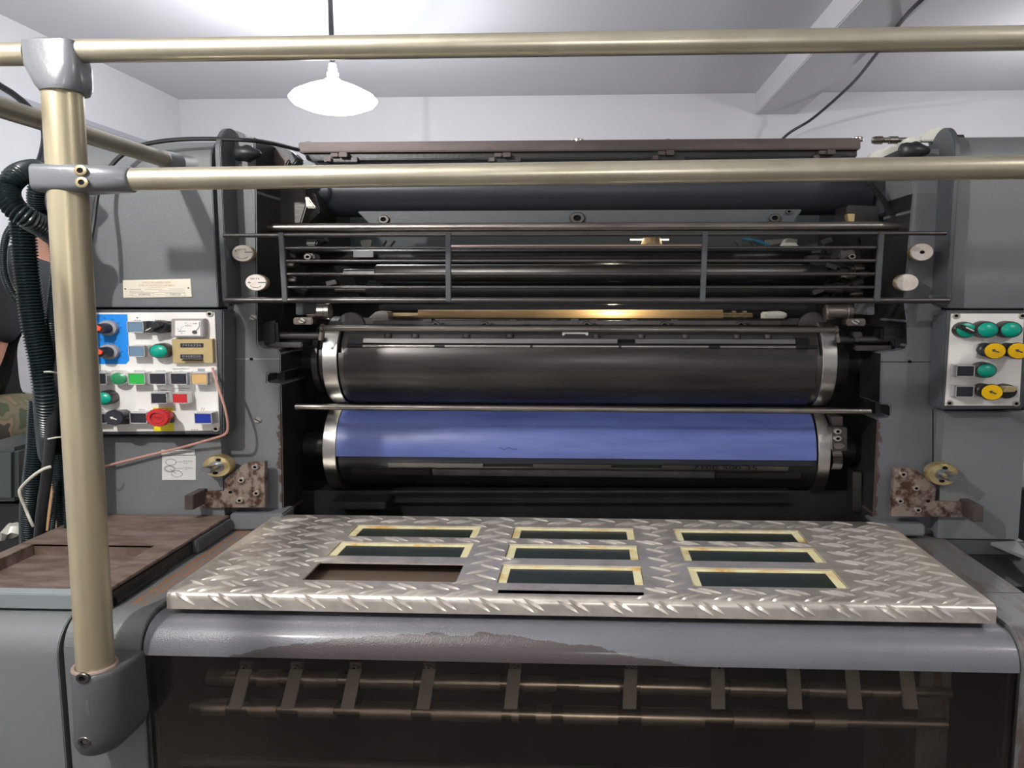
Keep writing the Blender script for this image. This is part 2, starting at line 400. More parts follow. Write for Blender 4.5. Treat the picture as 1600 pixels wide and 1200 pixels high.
bulb = obj('bulb', b, mat('glowing_bulb', (1, 1, 1), 0.4, emis=((0.92, 0.96, 1.0), 14.0)), lamp)
# cables over the ceiling
b = NB(); p = spline([P(1185, 330, 3.97), P(1195, 260, 3.96), P(1226, 214, 3.9), P(1270, 185, 3.8), P(1330, 132, 3.4), P(1368, 86, 3.0), P(1405, 38, 2.7), P(1440, 0, 2.45), Vector((P(1440, 0, 2.45).x+0.10, 2.2, ZCEIL-0.04)), Vector((P(1440, 0, 2.45).x+0.12, 2.1, ZCEIL))], 8); sweep(b, p, 0.0065, 8)
tag(obj('ceiling_cable', b, m_rubber), 'dark cable hanging in a slant beside the ceiling beam', 'cable')
b = NB(); p = spline([P(-60, 95, 2.6), P(0, 134, 2.6), P(22, 148, 2.6), P(45, 168, 2.6), P(66, 196, 2.6), P(70, 215, 2.6), P(66, 240, 2.55), P(58, 262, 2.5)], 8); sweep(b, p, 0.011, 8)
tag(obj('power_cable', b, m_rubber), 'thick dark cable sagging at the left wall behind the post', 'cable')
# ------------------------------------------------------------------ printing press
FY = 1.50
press = thing('printing_press', 'grey enamelled offset printing press with two cylinders between side frames, behind the railing', 'printing press', (0, 1.8, 0))
# frames
def edge_chip(x0, z1):
    def e(M, x, y, z):
        d = M('SUBTRACT', x, x0)                     # grows to the inner edge
        d = M('SUBTRACT', M('MULTIPLY', M('ABSOLUTE', d, None), -1.0), -0.0095)
        return M('SUBTRACT', d, M('MULTIPLY', M('MAXIMUM', M('SUBTRACT', z, z1), 0.0), 1.0))
    return e
fxl = X(442, 700, FY); fxr = X(1366, 720, FY)
m_frl = chipmat('chipped_frame_paint_left', GREY, (0.075, 0.052, 0.042), edge_chip(fxl, Zc(442, 650, FY)), nscale=60, namp=0.022)
m_frr = chipmat('chipped_frame_paint_right', (0.13, 0.137, 0.15), (0.075, 0.052, 0.045), edge_chip(fxr, Zc(1366, 660, FY)), nscale=60, namp=0.020)
pL = [(352, 214), (398, 214), (400, 300), (402, 536), (404, 541), (409, 545), (432, 545), (438, 552), (438, 583), (418, 583), (417, 598), (439, 600), (443, 803), (443, 835), (300, 835), (300, 680), (352, 680)]
def inner_dark(bm):
    for f in bm.faces:
        f.normal_update()
        if abs(f.normal.x) > 0.75 and f.calc_area() > 0.0006: f.material_index = 1
b = NB(); prism(b, ppx(pL, FY), FY, FY+0.14, 0.0025); inner_dark(b); obj('side_frame', b, [m_frl, m_black], press)
pR = [(1478, 300), (1427, 300), (1424, 330), (1412, 470), (1417, 502), (1418, 540), (1412, 547), (1377, 551), (1375, 632), (1391, 633), (1391, 652), (1371, 655), (1364, 803), (1360, 835), (1560, 835), (1560, 640), (1478, 640)]
b = NB(); prism(b, ppx(pR, FY), FY, FY+0.14, 0.0025); inner_dark(b); obj('side_frame', b, [m_frr, m_black], press)
# upper part of the right frame (behind the rail)
b = NB(); boxpx(b, 1427, 232, 1486, 305, FY+0.002, FY+0.14, 0.003); obj('frame_top', b, m_paint, press)
# pockets
b = NB(); boxpx(b, 414, 580, 445, 602, FY+0.05, FY+0.12); obj('pocket_backing', b, m_darksteel, press)
b = NB(); boxpx(b, 1368, 630, 1394, 658, FY+0.05, FY+0.12); obj('pocket_backing', b, m_darksteel, press)
# inner cheek plates, black, running back
for s, pxa in ((-1, 470), (1, 1345)):
    xa = X(pxa, 600, FY+0.14); xo = X(395 if s < 0 else 1432, 600, FY+0.14)
    b = NB(); box(b, X(440 if s < 0 else 1372, 700, FY+.14), xo, FY+0.14, 2.3, 0.3, Zc(440, 546, FY+.14), 0.002)
    obj('inner_cheek', b, m_black, press)
b = NB(); box(b, X(380, 300, 1.64), X(398, 300, 1.64), 1.64, 2.3, 1.2, Zc(400, 235, 1.64), 0.002); obj('upper_cheek', b, m_black, press)
b = NB(); box(b, X(1430, 300, 1.64), X(1446, 300, 1.64), 1.64, 2.3, 1.2, Zc(1430, 238, 1.64), 0.002); obj('upper_cheek', b, m_black, press)
# interior back
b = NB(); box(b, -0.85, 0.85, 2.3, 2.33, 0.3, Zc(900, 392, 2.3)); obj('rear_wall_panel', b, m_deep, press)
b = NB(); box(b, -0.85, 0.85, 2.3, 2.33, Zc(900, 392, 2.3), Zc(900, 262, 2.3)); obj('rear_cover', b, mat('teal_grey_cover', (0.06, 0.075, 0.08), 0.5), press)
# base body of the machine
b = NB(); box(b, -0.62, 0.6, 1.5, 2.3, 0.02, 0.90, 0.01); obj('base_body', b, m_paint_d, press)
# outer covers
CY = 1.47
def cover(pts, rtop=0.05, m=m_paint, name='side_cover', y1=2.2):
    a = P(*pts[0], CY); c = P(*pts[1], CY)
    x0, x1, z1, z0 = a.x, c.x, a.z, c.z
    pr = [(y1, z0), (CY, z0)]
    for i in range(9):
        t = i/8*pi/2; pr.append((CY+rtop-rtop*math.cos(t), z1-rtop+rtop*math.sin(t)))
    pr.append((y1, z1))
    b = NB(); extr_x(b, pr, x0, x1, bev=0.0015); return obj(name, b, m, press)
cover(((116, 216), (341, 480)))
cover(((1497, 207), (1614, 482)))
cover(((128, 682), (351, 806)), 0.004)
cover(((1476, 642), (1591, 843)), 0.004)
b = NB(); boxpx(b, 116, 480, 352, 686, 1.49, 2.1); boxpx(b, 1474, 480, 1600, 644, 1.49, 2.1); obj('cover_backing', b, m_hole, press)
# ledge castings at the foot of the frames
b = NB(); prism(b, ppx([(359, 803), (442, 803), (442, 828), (356, 829)], 1.46), 1.46, 1.52, 0.003); obj('frame_foot', b, m_paint, press)
b = NB(); prism(b, ppx([(1366, 818), (1446, 820), (1446, 838), (1380, 838)], 1.46), 1.46, 1.52, 0.003); obj('frame_foot', b, m_paint, press)
# arched guard flanges
def flange(pxc, pxo, side):
    ya, yb = 1.44, 1.52
    x0 = X(pxc, 350, ya); x1 = X(pxo, 350, ya)
    zt = Zc(pxc, 222, ya); zl = Zc(pxc, 476, ya)
    pr = [(yb, zl), (ya+0.006, zl), (ya, zl+0.008), (ya, zt-0.02)]
    for i in range(1, 13):
        t = i/12*pi*0.85; pr.append((ya+0.055-0.055*math.cos(t), zt-0.02+0.055*math.sin(t)))
    pr.append((yb+0.03, zt-0.02))
    b = NB(); extr_x(b, pr, x0, x1, bev=0.0015); return obj('guard_flange', b, m_paint_d, press)
flange(341, 350, -1); flange(1485, 1494, 1)
b = NB(); boxpx(b, 350, 222, 358, 478, 1.485, 1.51, 0.001); obj('rubber_seal', b, m_rubber, press)
b = NB(); boxpx(b, 1477, 240, 1486, 482, 1.485, 1.51, 0.001); obj('rubber_seal', b, m_rubber, press)
# seam lines on frames: recessed joint
b = NB(); boxpx(b, 355, 560.2, 437, 561.2, FY-0.0006, FY+0.002); obj('frame_joint', b, mat('pale_filler', (0.45, 0.45, 0.45), 0.7), press)
b = NB(); boxpx(b, 1377, 565.2, 1464, 566.0, FY-0.0006, FY+0.002); boxpx(b, 1457, 640, 1458.4, 742, FY-0.0006, FY+0.002); obj('frame_joint', b, m_hole, press)
for px, py in ((393, 561), (1421, 565)):
    b = NB(); lathe(b, P(px, py, FY), [(0.0002, -0.001), (0.0028, -0.001), (0.003, 0.001)], 'y', SX, 14); obj('plug_hole', b, m_hole, press)
# screws on frames
for px, py, r in ((357, 496, 6), (396, 496, 6), (403, 656, 6.5)):
    slotbolt(press, px, py, FY, r)
for px, py in ((358, 337), (358, 389), (361, 440)): bolt(press, px, py, 1.485, 4.5)
bolt(press, 1453, 463, FY, 2.5)
# dial discs with stem
def dial(px, py, lab, holes=False, txt=True, ang=0):
    Y = 1.462; c = P(px, py, Y); r = 17.5*Y/1200/SX
    g = NB(); lathe(g, c, [(0.0005, 0), (r*0.93, 0), (r, 0.003), (r, 0.016), (r*0.86, 0.018), (r*0.4, 0.02), (r*.3, 0.022), (r*.3, 0.045)], 'y', SX, 36, mis=[0, 0, 1, 1, 2, 2, 2])
    d = obj('dial_disc', g, [m_disc, m_brass, m_darksteel], press)
    d['label'] = lab
    if holes:
        g = NB(); lathe(g, c+Vector((0, -0.0006, 0)), [(0.0002, 0), (0.0033, 0), (0.0033, 0.002)], 'y', SX, 16); obj('centre_hole', g, m_hole, d)
    if txt:
        text('+', px-10, py+4*(1-2*abs(ang)) if ang else py, Y, 4, m_ink, d); text('\u2013', px+10, py-2 if ang else py, Y, 1.2, m_ink, d)
        text('SEITE', px-1, py-6, Y, 2.6, m_ink, d, wpx=15)
        g = NB(); sweep(g, [Vector((c.x+math.cos(a)*r*.62*SX, c.y-0.0005, c.z+math.sin(a)*r*.62)) for a in [pi*(1.2+0.6*i/10) for i in range(11)]], 0.0004, 5); obj('dial_arrow', g, m_ink, d)
dial(378.5, 396, 'white dial disc with plus and minus signs, upper left', ang=1)
dial(399.5, 441.5, 'white dial disc with plus and minus signs, lower left')
dial(1441, 394, 'scratched white dial disc with a centre hole', holes=True, txt=False)
dial(1418, 441.5, 'speckled white dial disc, lower right', txt=False)
# ---- cylinders
RC = 0.094; YA = 1.64
Z1 = CAMZ-math.tan(math.radians(4.9))*YA; Z2 = Z1-2*RC-0.0015
def rx(px, py): return X(px, py, YA-RC)
# plate cylinder
x0, x1 = rx(537, 572), rx(1276, 572)
b = NB(); arcx(b, x0, x1, YA, Z1, 0.07, RC-0.001, -180, 20, 70); arcx(b, x0, x1, YA, Z1, 0.07, RC-0.001, 105, 180, 20)
pc = obj('plate_cylinder', b, m_plate, press)
b = NB(); cylx(b, rx(528, 572), rx(1285, 572), YA, Z1, 0.0775); obj('cylinder_core', b, m_darksteel, pc)
b = NB(); arcx(b, rx(528, 572), rx(536, 572), YA, Z1, 0.07, RC-0.004, -180, 14, 60); obj('end_collar', b, m_darksteel, pc)
b = NB(); arcx(b, rx(1277, 572), rx(1286, 572), YA, Z1, 0.07, RC-0.004, -180, 12, 60); obj('end_collar', b, m_darksteel, pc)
for a, c in ((503, 526), (1286, 1309)):
    g = NB(); lathe(g, (0, YA, Z1), [(0.03, rx(a, 572)), (RC-0.001, rx(a, 572)), (RC, rx(a, 572)+0.001), (RC, rx(c, 572)-0.001), (RC-0.001, rx(c, 572)), (0.03, rx(c, 572))], 'x', seg=96); obj('bearer_ring', g, m_ring, pc)
for a, c in ((478, 500), (1312, 1336)):
    g = NB(); lathe(g, (0, YA+0.01, Z1), [(0.02, rx(a, 572)), (0.075, rx(a, 572)), (0.075, rx(a, 572)+0.012), (0.068, rx(a, 572)+0.014), (0.068, rx(c, 572)), (0.02, rx(c, 572))], 'x', seg=64); obj('bearing_flange', g, m_black, pc)
def arcbar(pxa, pxb, a0, a1, r0, r1, m, name, par, n=4, zc=None):
    g = NB(); arcx(g, rx(pxa, 540), rx(pxb, 540), YA, zc if zc is not None else Z1, r0, r1, a0, a1, n); return obj(name, g, m, par)
arcbar(565, 965, 26.5, 32.5, 0.075, RC+0.0005, m_steel, 'clamp_bar', pc)
arcbar(993, 1245, 26.5, 32.5, 0.075, RC+0.0005, m_steel, 'clamp_bar', pc)
arcbar(568, 852, 33.5, 40, 0.072, RC-0.004, m_darksteel, 'clamp_rail', pc)
arcbar(943, 1243, 33.5, 40, 0.072, RC-0.004, m_darksteel, 'clamp_rail', pc)
arcbar(540, 564, 22, 36, 0.072, RC-0.002, m_black, 'clamp_end', pc)
arcbar(1246, 1268, 22, 36, 0.072, RC-0.002, m_black, 'clamp_end', pc)
def pol(a, r): a = math.radians(a); return YA-r*math.cos(a), Z1+r*math.sin(a)
yy, zz = pol(22.8, RC-0.0015)
b = NB()
for a, c in ((565, 678), (694, 828), (832, 967), (971, 1108), (1126, 1245)): cylx(b, rx(a, 542), rx(c, 542), yy, zz, 0.0028, 12)
obj('tension_rod', b, m_steel, pc)
b = NB()
for a, c in ((540, 565), (678, 694), (828, 832), (967, 971), (1108, 1126), (1245, 1279)): cylx(b, rx(a, 542), rx(c, 542), yy, zz, 0.0034, 12)
obj('rod_collar', b, m_black, pc)
for px in (602, 645, 726, 795, 932, 1003, 1073, 1155, 1204):
    y2, z2 = pol(37.5, RC-0.003); g = NB(); lathe(g, (rx(px, 527), y2, z2), [(0.0006, 0.003), (0.003, 0.003), (0.0035, 0.0045), (0.006, 0.0045), (0.006, -0.003)], 'z', SX, 16, mis=[1, 1, 0, 0]); obj('clamp_screw', g, [m_darksteel, m_hole], pc)
b = NB(); y2, z2 = pol(41, RC-0.002); box(b, rx(878, 525), rx(919, 525), y2-0.002, y2+0.004, z2, z2+0.006, 0.001); box(b, rx(878, 525), rx(882, 525), y2-0.005, y2+0.004, z2-0.003, z2+0.006, 0.001); box(b, rx(915, 525), rx(919, 525), y2-0.005, y2+0.004, z2-0.003, z2+0.006, 0.001); obj('latch', b, m_steel, pc)
# blanket cylinder
x0, x1 = rx(524, 700), rx(1280, 700)
b = NB(); cylx(b, x0+0.001, x1-0.001, YA, Z2, 0.0845, 64); bc = obj('blanket_cylinder', b, m_black, press)
b = NB(); arcx(b, x0, x1-0.004, YA, Z2, 0.08, RC-0.0012, -2.5, 175, 70)
bl = obj('blanket', b, m_blue, bc); bl['label'] = 'blue rubber blanket wrapped round the lower cylinder'
arcbar(524, 1278, -10.5, -2.8, 0.08, RC-0.004, mat('blue_black_edge', (0.012, 0.017, 0.028), 0.4), 'blanket_edge', bc, 6, Z2)
arcbar(600, 752, -15, -11, 0.08, RC-0.003, m_darksteel, 'blanket_bar', bc, 3, Z2)
arcbar(832, 957, -15, -11, 0.08, RC-0.003, m_darksteel, 'blanket_bar', bc, 3, Z2)
arcbar(1038, 1240, -15, -11, 0.08, RC-0.003, m_darksteel, 'blanket_bar', bc, 3, Z2)
arcbar(600, 1240, -18, -15.5, 0.08, RC-0.004, m_darksteel, 'blanket_bar', bc, 3, Z2)
arcbar(540, 666, -30, -23, 0.08, RC-0.003, m_darksteel, 'tension_bar', bc, 3, Z2)
arcbar(670, 1123, -29, -21, 0.08, RC-0.001, mat('worn_dark_bar', (0.2, 0.195, 0.19), 0.4, 0.8, 0.1, 100, 0.7, 30, (0.1, 0.1, 0.1)), 'tension_bar', bc, 3, Z2)
arcbar(1126, 1262, -30, -23, 0.08, RC-0.003, m_darksteel, 'tension_bar', bc, 3, Z2)
for a, c in ((503, 523.5), (1280, 1299)):
    g = NB(); lathe(g, (0, YA, Z2), [(0.03, rx(a, 700)), (RC-0.001, rx(a, 700)), (RC, rx(a, 700)+0.001), (RC, rx(c, 700)-0.001), (RC-0.001, rx(c, 700)), (0.03, rx(c, 700))], 'x', seg=96); obj('bearer_ring', g, m_ring, bc)
text('7100 500 35', 1133, 731, YA-RC+0.001, 7, m_hole, bc, wpx=100)
# crack mark on the blanket
b = NB(); sweep(b, [P(a, c, YA-RC-0.0004) for a, c in ((780, 699), (787, 703), (795, 699), (801, 702), (809, 702))], 0.0005, 5); obj('blanket_scratch', b, mat('dried_ink', (0.05, 0.02, 0.03), 0.6), bc)
# shafts at the cylinder ends
b = NB(); cylx(b, X(440, 700, YA), X(1375, 700, YA), YA, Z2, 0.03); cylx(b, X(440, 572, YA), X(1375, 572, YA), YA, Z1, 0.03); obj('cylinder_shaft', b, m_black, press)
# adjuster block and gear, right of blanket cylinder
b = NB(); boxpx(b, 1301, 668, 1324, 705, 1.535, 1.60, 0.002); blk = obj('adjuster_block', b, m_darksteel, press)
bolt(blk, 1308, 673.5, 1.535, 6); bolt(blk, 1308, 684.5, 1.535, 6)
b = NB(); prism(b, ppx([(1303, 697), (1306, 692.5), (1316, 692.5), (1321, 697), (1316, 701.5), (1306, 701.5)], 1.53), 1.53, 1.537, 0.001); obj('hex_nut', b, m_rod, blk)
b = NB(); boxpx(b, 1300, 651, 1317, 668, 1.56, 1.6, 0.001); obj('adjuster_stop', b, m_browns, press)
b = NB(); gx = X(1302, 720, 1.58); gz = Zc(1302, 721, 1.58)
prof = []
for i in range(44):
    a = 2*pi*i/44; r = 0.021 if i % 2 else 0.018; prof.append((1.60+r*math.cos(a), gz+r*math.sin(a)))
extr_x(b, prof, gx, gx+0.02); obj('pinion_gear', b, m_rod, press)
b = NB(); boxpx(b, 1333, 738, 1347, 800, 1.56, 1.6, 0.002); obj('slide_block', b, m_darksteel, press)
# guard bar between frames
b = NB(); p0 = P(462, 635.5, 1.505); p1 = P(1360, 642.5, 1.505); sweep(b, [p0, p1], 0.0062, 18); obj('cross_bar', b, m_rod, press)
# front rod with end levers, above plate cylinder
b = NB(); p0 = P(505, 513, 1.515); p1 = P(1306, 515.5, 1.515); sweep(b, [p0, p1], 0.0058, 18); fr = obj('lever_rod', b, m_rod, press)
for px, py in ((504, 513), (1306, 516)):
    g = NB(); c = P(px, py, 1.515); lathe(g, (c.x, c.y, c.z), [(0.0005, -0.003), (0.0085, -0.003), (0.0085, 0.003), (0.0005, 0.003)], 'x', seg=18)
    s = 1 if px > 900 else -1
    prism(g, [(c.x-0.003+s*0.0, c.z+0.006), (c.x+0.003, c.z+0.006), (c.x+0.003+s*0.006, c.z-0.024), (c.x-0.003+s*0.006, c.z-0.024)], 1.512, 1.522, 0.001); obj('rod_lever', g, m_rod, fr)
b = NB(); cylx(b, X(432, 525, 1.55), X(505, 525, 1.55), 1.55, Zc(470, 525, 1.55), 0.008, 16); cylx(b, X(1306, 530, 1.55), X(1400, 530, 1.55), 1.55, Zc(1350, 531, 1.55), 0.008, 16); obj('pivot_shaft', b, m_darksteel, press)
b = NB(); boxpx(b, 1333, 519, 1348, 527, 1.53, 1.55, 0.002); boxpx(b, 1336, 527, 1342, 534, 1.53, 1.55, 0.001); obj('shaft_collar', b, m_darksteel, press)
b = NB(); prism(b, ppx([(1378, 511), (1402, 509), (1416, 503), (1419, 508), (1416, 546), (1396, 544), (1396, 533), (1378, 532)], 1.53), 1.53, 1.66, 0.004); obj('bearing_housing', b, m_black, press)
b = NB(); prism(b, ppx([(403, 505), (432, 500), (434, 540), (409, 544), (403, 538)], 1.53), 1.53, 1.66, 0.006); obj('bearing_housing', b, m_black, press)
b = NB(); boxpx(b, 416, 535, 472, 543, 1.53, 1.60, 0.002); obj('support_ledge', b, m_darksteel, press)
b = NB(); boxpx(b, 1336, 540, 1394, 548, 1.53, 1.60, 0.002); obj('support_ledge', b, m_darksteel, press)
# tray below the cylinders
b = NB(); boxpx(b, 455, 767, 1362, 840, 1.60, 1.70, 0.002); boxpx(b, 612, 767, 1236, 770, 1.575, 1.61, 0.001); boxpx(b, 612, 783, 1234, 786, 1.585, 1.61, 0.001); boxpx(b, 515, 785, 602, 796, 1.53, 1.6, 0.002); obj('lower_guard_tray', b, m_black, press)
# ---- region above cylinder: slotted strip with bolts and tan roller
b = NB(); boxpx(b, 582, 501, 1220, 512, 1.64, 1.70, 0.002)
for px in (802, 865, 928, 991, 1055): boxpx(b, px-5, 499.4, px+5, 501.2, 1.638, 1.66)
for px in (668, 898): boxpx(b, px-6, 498, px+6, 503, 1.636, 1.66)
sp = obj('gripper_strip', b, m_darksteel, press)
for px in (681, 757, 917, 1038, 1157):
    bolt(sp, px, 508, 1.64, 8, m_darksteel); bolt(sp, px+11, 508, 1.64, 5, m_black)
b = NB(); cylx(b, X(655, 490, 1.9), X(1128, 490, 1.9), 1.9, Zc(900, 494, 1.9), 0.019, 32); rr = obj('tan_roller', b, m_gold, press); rr['label'] = 'tan leather-coloured roller'
b = NB(); cylx(b, X(600, 494, 1.9), X(655, 494, 1.9), 1.9, Zc(900, 494, 1.9), 0.008, 14); obj('roller_journal', b, m_brass, rr)
b = NB(); cylx(b, X(1128, 494, 1.9), X(1175, 494, 1.9), 1.9, Zc(900, 494, 1.9), 0.009, 14)
for px in (1143, 1160): cylx(b, X(px, 494, 1.9), X(px+6, 494, 1.9), 1.9, Zc(900, 494, 1.9), 0.014, 14)
obj('roller_journal', b, m_brass, rr)
# castings either side of it
for pts, y in (([(578, 494), (588, 486), (606, 487), (606, 500), (580, 500), (574, 498)], 1.75), ([(1196, 488), (1222, 486), (1232, 491), (1228, 497), (1212, 503), (1196, 501)], 1.75)):
    b = NB(); prism(b, ppx(pts, y), y, y+0.05, 0.003); obj('roller_bracket', b, m_putty if pts[0][0] > 900 else m_steel, press)
# half-round discs and steel barrels
for px, w_ in ((548, 20), (1270, 24)):
    c = P(px, 509, 1.60); r = 22*1.6/1200
    b = NB(); prism(b, [(c.x+math.cos(a)*r, c.z+math.sin(a)*r*0.95) for a in [pi*i/16 for i in range(17)]], 1.60, 1.612, 0.001); obj('sector_disc', b, m_darksteel, press)
for xa, xb, s in ((480, 516, 1), (1288, 1330, -1)):
    zc_ = Zc(500, 487, 1.56); b = NB()
    lathe(b, (0, 1.57, zc_), [(0.004, X(xa, 487, 1.57)), (0.012, X(xa, 487, 1.57)), (0.0155, X(xa+3, 487, 1.57)), (0.0155, X(xb-8, 487, 1.57)), (0.0165, X(xb-7, 487, 1.57)), (0.0165, X(xb, 487, 1.57)), (0.004, X(xb, 487, 1.57))], 'x', seg=28)
    obj('bushing', b, m_rod, press)
for px in (468, 1361):
    b = NB(); boxpx(b, px-6, 466, px+6, 492, 1.43, 1.50, 0.0015); obj('grille_catch', b, m_paint_d, press)
for px, py in ((472, 501), (1337, 503)):
    b = NB(); boxpx(b, px-14, py-5, px+16, py+6, 1.545, 1.58, 0.002); o = obj('clip_plate', b, m_rod, press); slotbolt(o, px, py, 1.545, 6.5)
# ---- rollers behind the grille
IY = 1.72
ink = [(402, 0.0185, 470, 1265, m_black, 1.80), (426.5, 0.0190, 588, 1290, m_darksteel, 1.70), (452, 0.021, 575, 1283, m_black, 1.74)]
for py, r, a, c, mm, y in ink:
    b = NB(); lathe(b, (0, y, Zc(900, py, y)), [(0.006, X(a, py, y)), (r-0.002, X(a, py, y)), (r, X(a, py, y)+0.003), (r, X(c, py, y)-0.003), (r-0.002, X(c, py, y)), (0.006, X(c, py, y))], 'x', seg=40)
    o = obj('ink_roller', b, mm, press)
    b = NB(); cylx(b, X(a-50, py, y), X(a, py, y), y, Zc(900, py, y), 0.009, 16); obj('roller_journal', b, m_darksteel, o)
    b = NB(); cylx(b, X(c, py, y), X(min(c+60, 1345), py, y), y, Zc(900, py, y), 0.011, 16); cylx(b, X(c+20, py, y), X(c+32, py, y), y, Zc(900, py, y), 0.015, 16); obj('roller_journal', b, m_darksteel, o)
b = NB(); cylx(b, X(700, 384, 1.85), X(1105, 384, 1.85), 1.85, Zc(900, 384.5, 1.85), 0.0035, 12); obj('thin_rod', b, mat('pinkish_rod', (0.55, 0.40, 0.37), 0.3, 0.8), press)
b = NB(); boxpx(b, 590, 476, 1262, 484, 1.62, 1.68, 0.003); obj('duct_lip', b, m_black, press)
# big ink duct drum and plate above the grille
b = NB(); cylx(b, X(492, 310, 1.72), X(1362, 310, 1.72), 1.76, Zc(900, 295, 1.72), 0.055, 64); obj('duct_drum', b, mat('blue_black_drum', (0.035, 0.042, 0.05), 0.35, 0.3), press)
b = NB(); prism(b, ppx([(558, 330), (1254, 327), (1238, 352), (582, 354)], 1.63), 1.63, 1.66, 0.002); dp = obj('duct_plate', b, m_paint_d, press)
for px, py, r in ((600, 343, 9), (902, 341, 12), (1210, 341, 9), (1232, 331, 5)):
    bolt(dp, px, py, 1.63, r, m_darksteel)
b = NB(); p0 = P(410, 356, 1.56); p1 = P(1418, 353, 1.56); sweep(b, [p0, p1], 0.0088, 24); obj('upper_tie_bar', b, m_rod, press)
# inner upper castings left and right
def cast(pts, y0, y1, m=m_black, name='inner_casting', bev=0.003):
    g = NB(); prism(g, ppx(pts, y0), y0, y1, bev); return obj(name, g, m, press)
cast([(402, 295), (430, 290), (475, 292), (479, 320), (470, 350), (412, 352), (403, 330)], 1.62, 1.75, m_darksteel)
cast([(455, 300), (492, 302), (500, 330), (478, 352), (455, 352)], 1.66, 1.80, m_darksteel)
cast([(476, 306), (480, 306), (494, 325), (478, 325)], 1.60, 1.61, m_rod, 'lever_plate')
cast([(405, 372), (432, 370), (440, 470), (405, 475)], 1.66, 1.9)
cast([(478, 373), (497, 375), (493, 384), (478, 384)], 1.60, 1.63, m_darksteel, 'clamp_lug')
o = cast([(474, 396), (490, 396), (491, 406), (474, 406)], 1.60, 1.64, m_darksteel, 'clamp_lug'); bolt(o, 482, 401.5, 1.60, 6, m_rod)
cast([(440, 415), (465, 418), (520, 412), (540, 470), (440, 470)], 1.82, 1.95)
cast([(1290, 375), (1345, 370), (1352, 470), (1300, 470), (1272, 420)], 1.80, 1.95)
cast([(1324, 320), (1372, 322), (1375, 350), (1322, 350)], 1.64, 1.72, m_darksteel)
o = cast([(1312, 392), (1336, 390), (1338, 405), (1311, 405)], 1.60, 1.66, m_darksteel, 'clamp_lug'); bolt(o, 1330, 401, 1.60, 6, m_rod)
cast([(1402, 370), (1414, 368), (1414, 398), (1400, 400)], 1.60, 1.64, m_darksteel, 'clamp_lug')
cast([(1400, 292), (1422, 290), (1422, 338), (1408, 344), (1398, 330)], 1.62, 1.75, m_paint_d)
cast([(1324, 334), (1336, 334), (1335, 346), (1326, 346)], 1.60, 1.62, m_brass, 'brass_lug', 0.001)
for px, py, l in ((1325, 432, 22), (1338, 460, 18), (1340, 420, 20), (450, 414, 20), (455, 438, 16), (1352, 430, 16)):
    b = NB(); c = P(px, py, 1.66); r = 0.008; lathe(b, (0, c.y, c.z), [(0.002, c.x-l*0.0007), (r*0.6, c.x-l*0.0007), (r*0.6, c.x-l*0.0003), (r, c.x-l*0.0003), (r, c.x+l*0.0004), (r*0.7, c.x+l*0.0007), (0.002, c.x+l*0.0007)], 'x', seg=16); obj('linkage_nut', b, m_rod, press)
for i in range(7):
    b = NB(); c = P(1268+random.random()*75, 376+i*13, 1.68); box(b, c.x-0.012, c.x+0.012, c.y, c.y+0.03, c.z-0.006, c.z+0.004, 0.001, Matrix.Rotation(random.uniform(-.5, .5), 4, 'Y')); obj('linkage_link', b, m_darksteel, press)
    b = NB(); c = P(440+random.random()*90, 376+i*13, 1.72); box(b, c.x-0.012, c.x+0.012, c.y, c.y+0.03, c.z-0.006, c.z+0.004, 0.001, Matrix.Rotation(random.uniform(-.5, .5), 4, 'Y')); obj('linkage_link', b, m_darksteel, press)
# things glimpsed in the slot at the rear of the press
b = NB(); boxpx(b, 552, 391, 583, 402, 1.76, 1.765, 0.0004); o = obj('inspection_plate', b, m_greyp, press)
cast([(562, 376), (578, 374), (574, 390), (566, 388)], 1.9, 1.92, m_putty, 'cream_lever', 0.002)
cast([(1230, 372), (1248, 374), (1244, 380), (1250, 386), (1238, 385), (1222, 384)], 1.9, 1.93, m_putty, 'cream_lever', 0.002)
cast([(1196, 375), (1228, 373), (1222, 380), (1196, 384)], 1.95, 1.96, mat('pale_sheet', (0.55, 0.53, 0.48), 0.5), 'rear_plate', 0.001)
b = NB()
for a, c in (((596, 388), (604, 376)), ((608, 388), (617, 376)), ((1148, 376), (1160, 388)), ((1172, 376), (1180, 386))): b = NB(); sweep(b, [P(*a, 1.95), P(*c, 1.95)], 0.003, 8); obj('silver_tube', b, m_steel, press)
b = NB(); sweep(b, spline([P(1160, 374, 1.96), P(1180, 376, 1.95), P(1202, 383, 1.94)], 5), 0.003, 8); obj('blue_air_hose', b, mat('blue_hose', (0.05, 0.35, 0.6), 0.4), press)
b = NB(); lathe(b, P(1018, 387, 1.98), [(0.001, 0.0), (0.03, 0.0), (0.022, 0.024), (0.001, 0.024)], 'z', seg=24); cup = obj('amber_cup', b, mat('amber_grains', (0.45, 0.28, 0.08), 0.5, 0, 0.4, 300, 0.8, 150, (0.75, 0.65, 0.5)), press)
b = NB(); boxpx(b, 985, 373.4, 1045, 375.2, 1.97, 1.98); obj('lit_gap_strip', b, mat('lamp_strip', (1, .9, .6), 0.5, emis=((1.0, 0.86, 0.55), 5.0)), press)
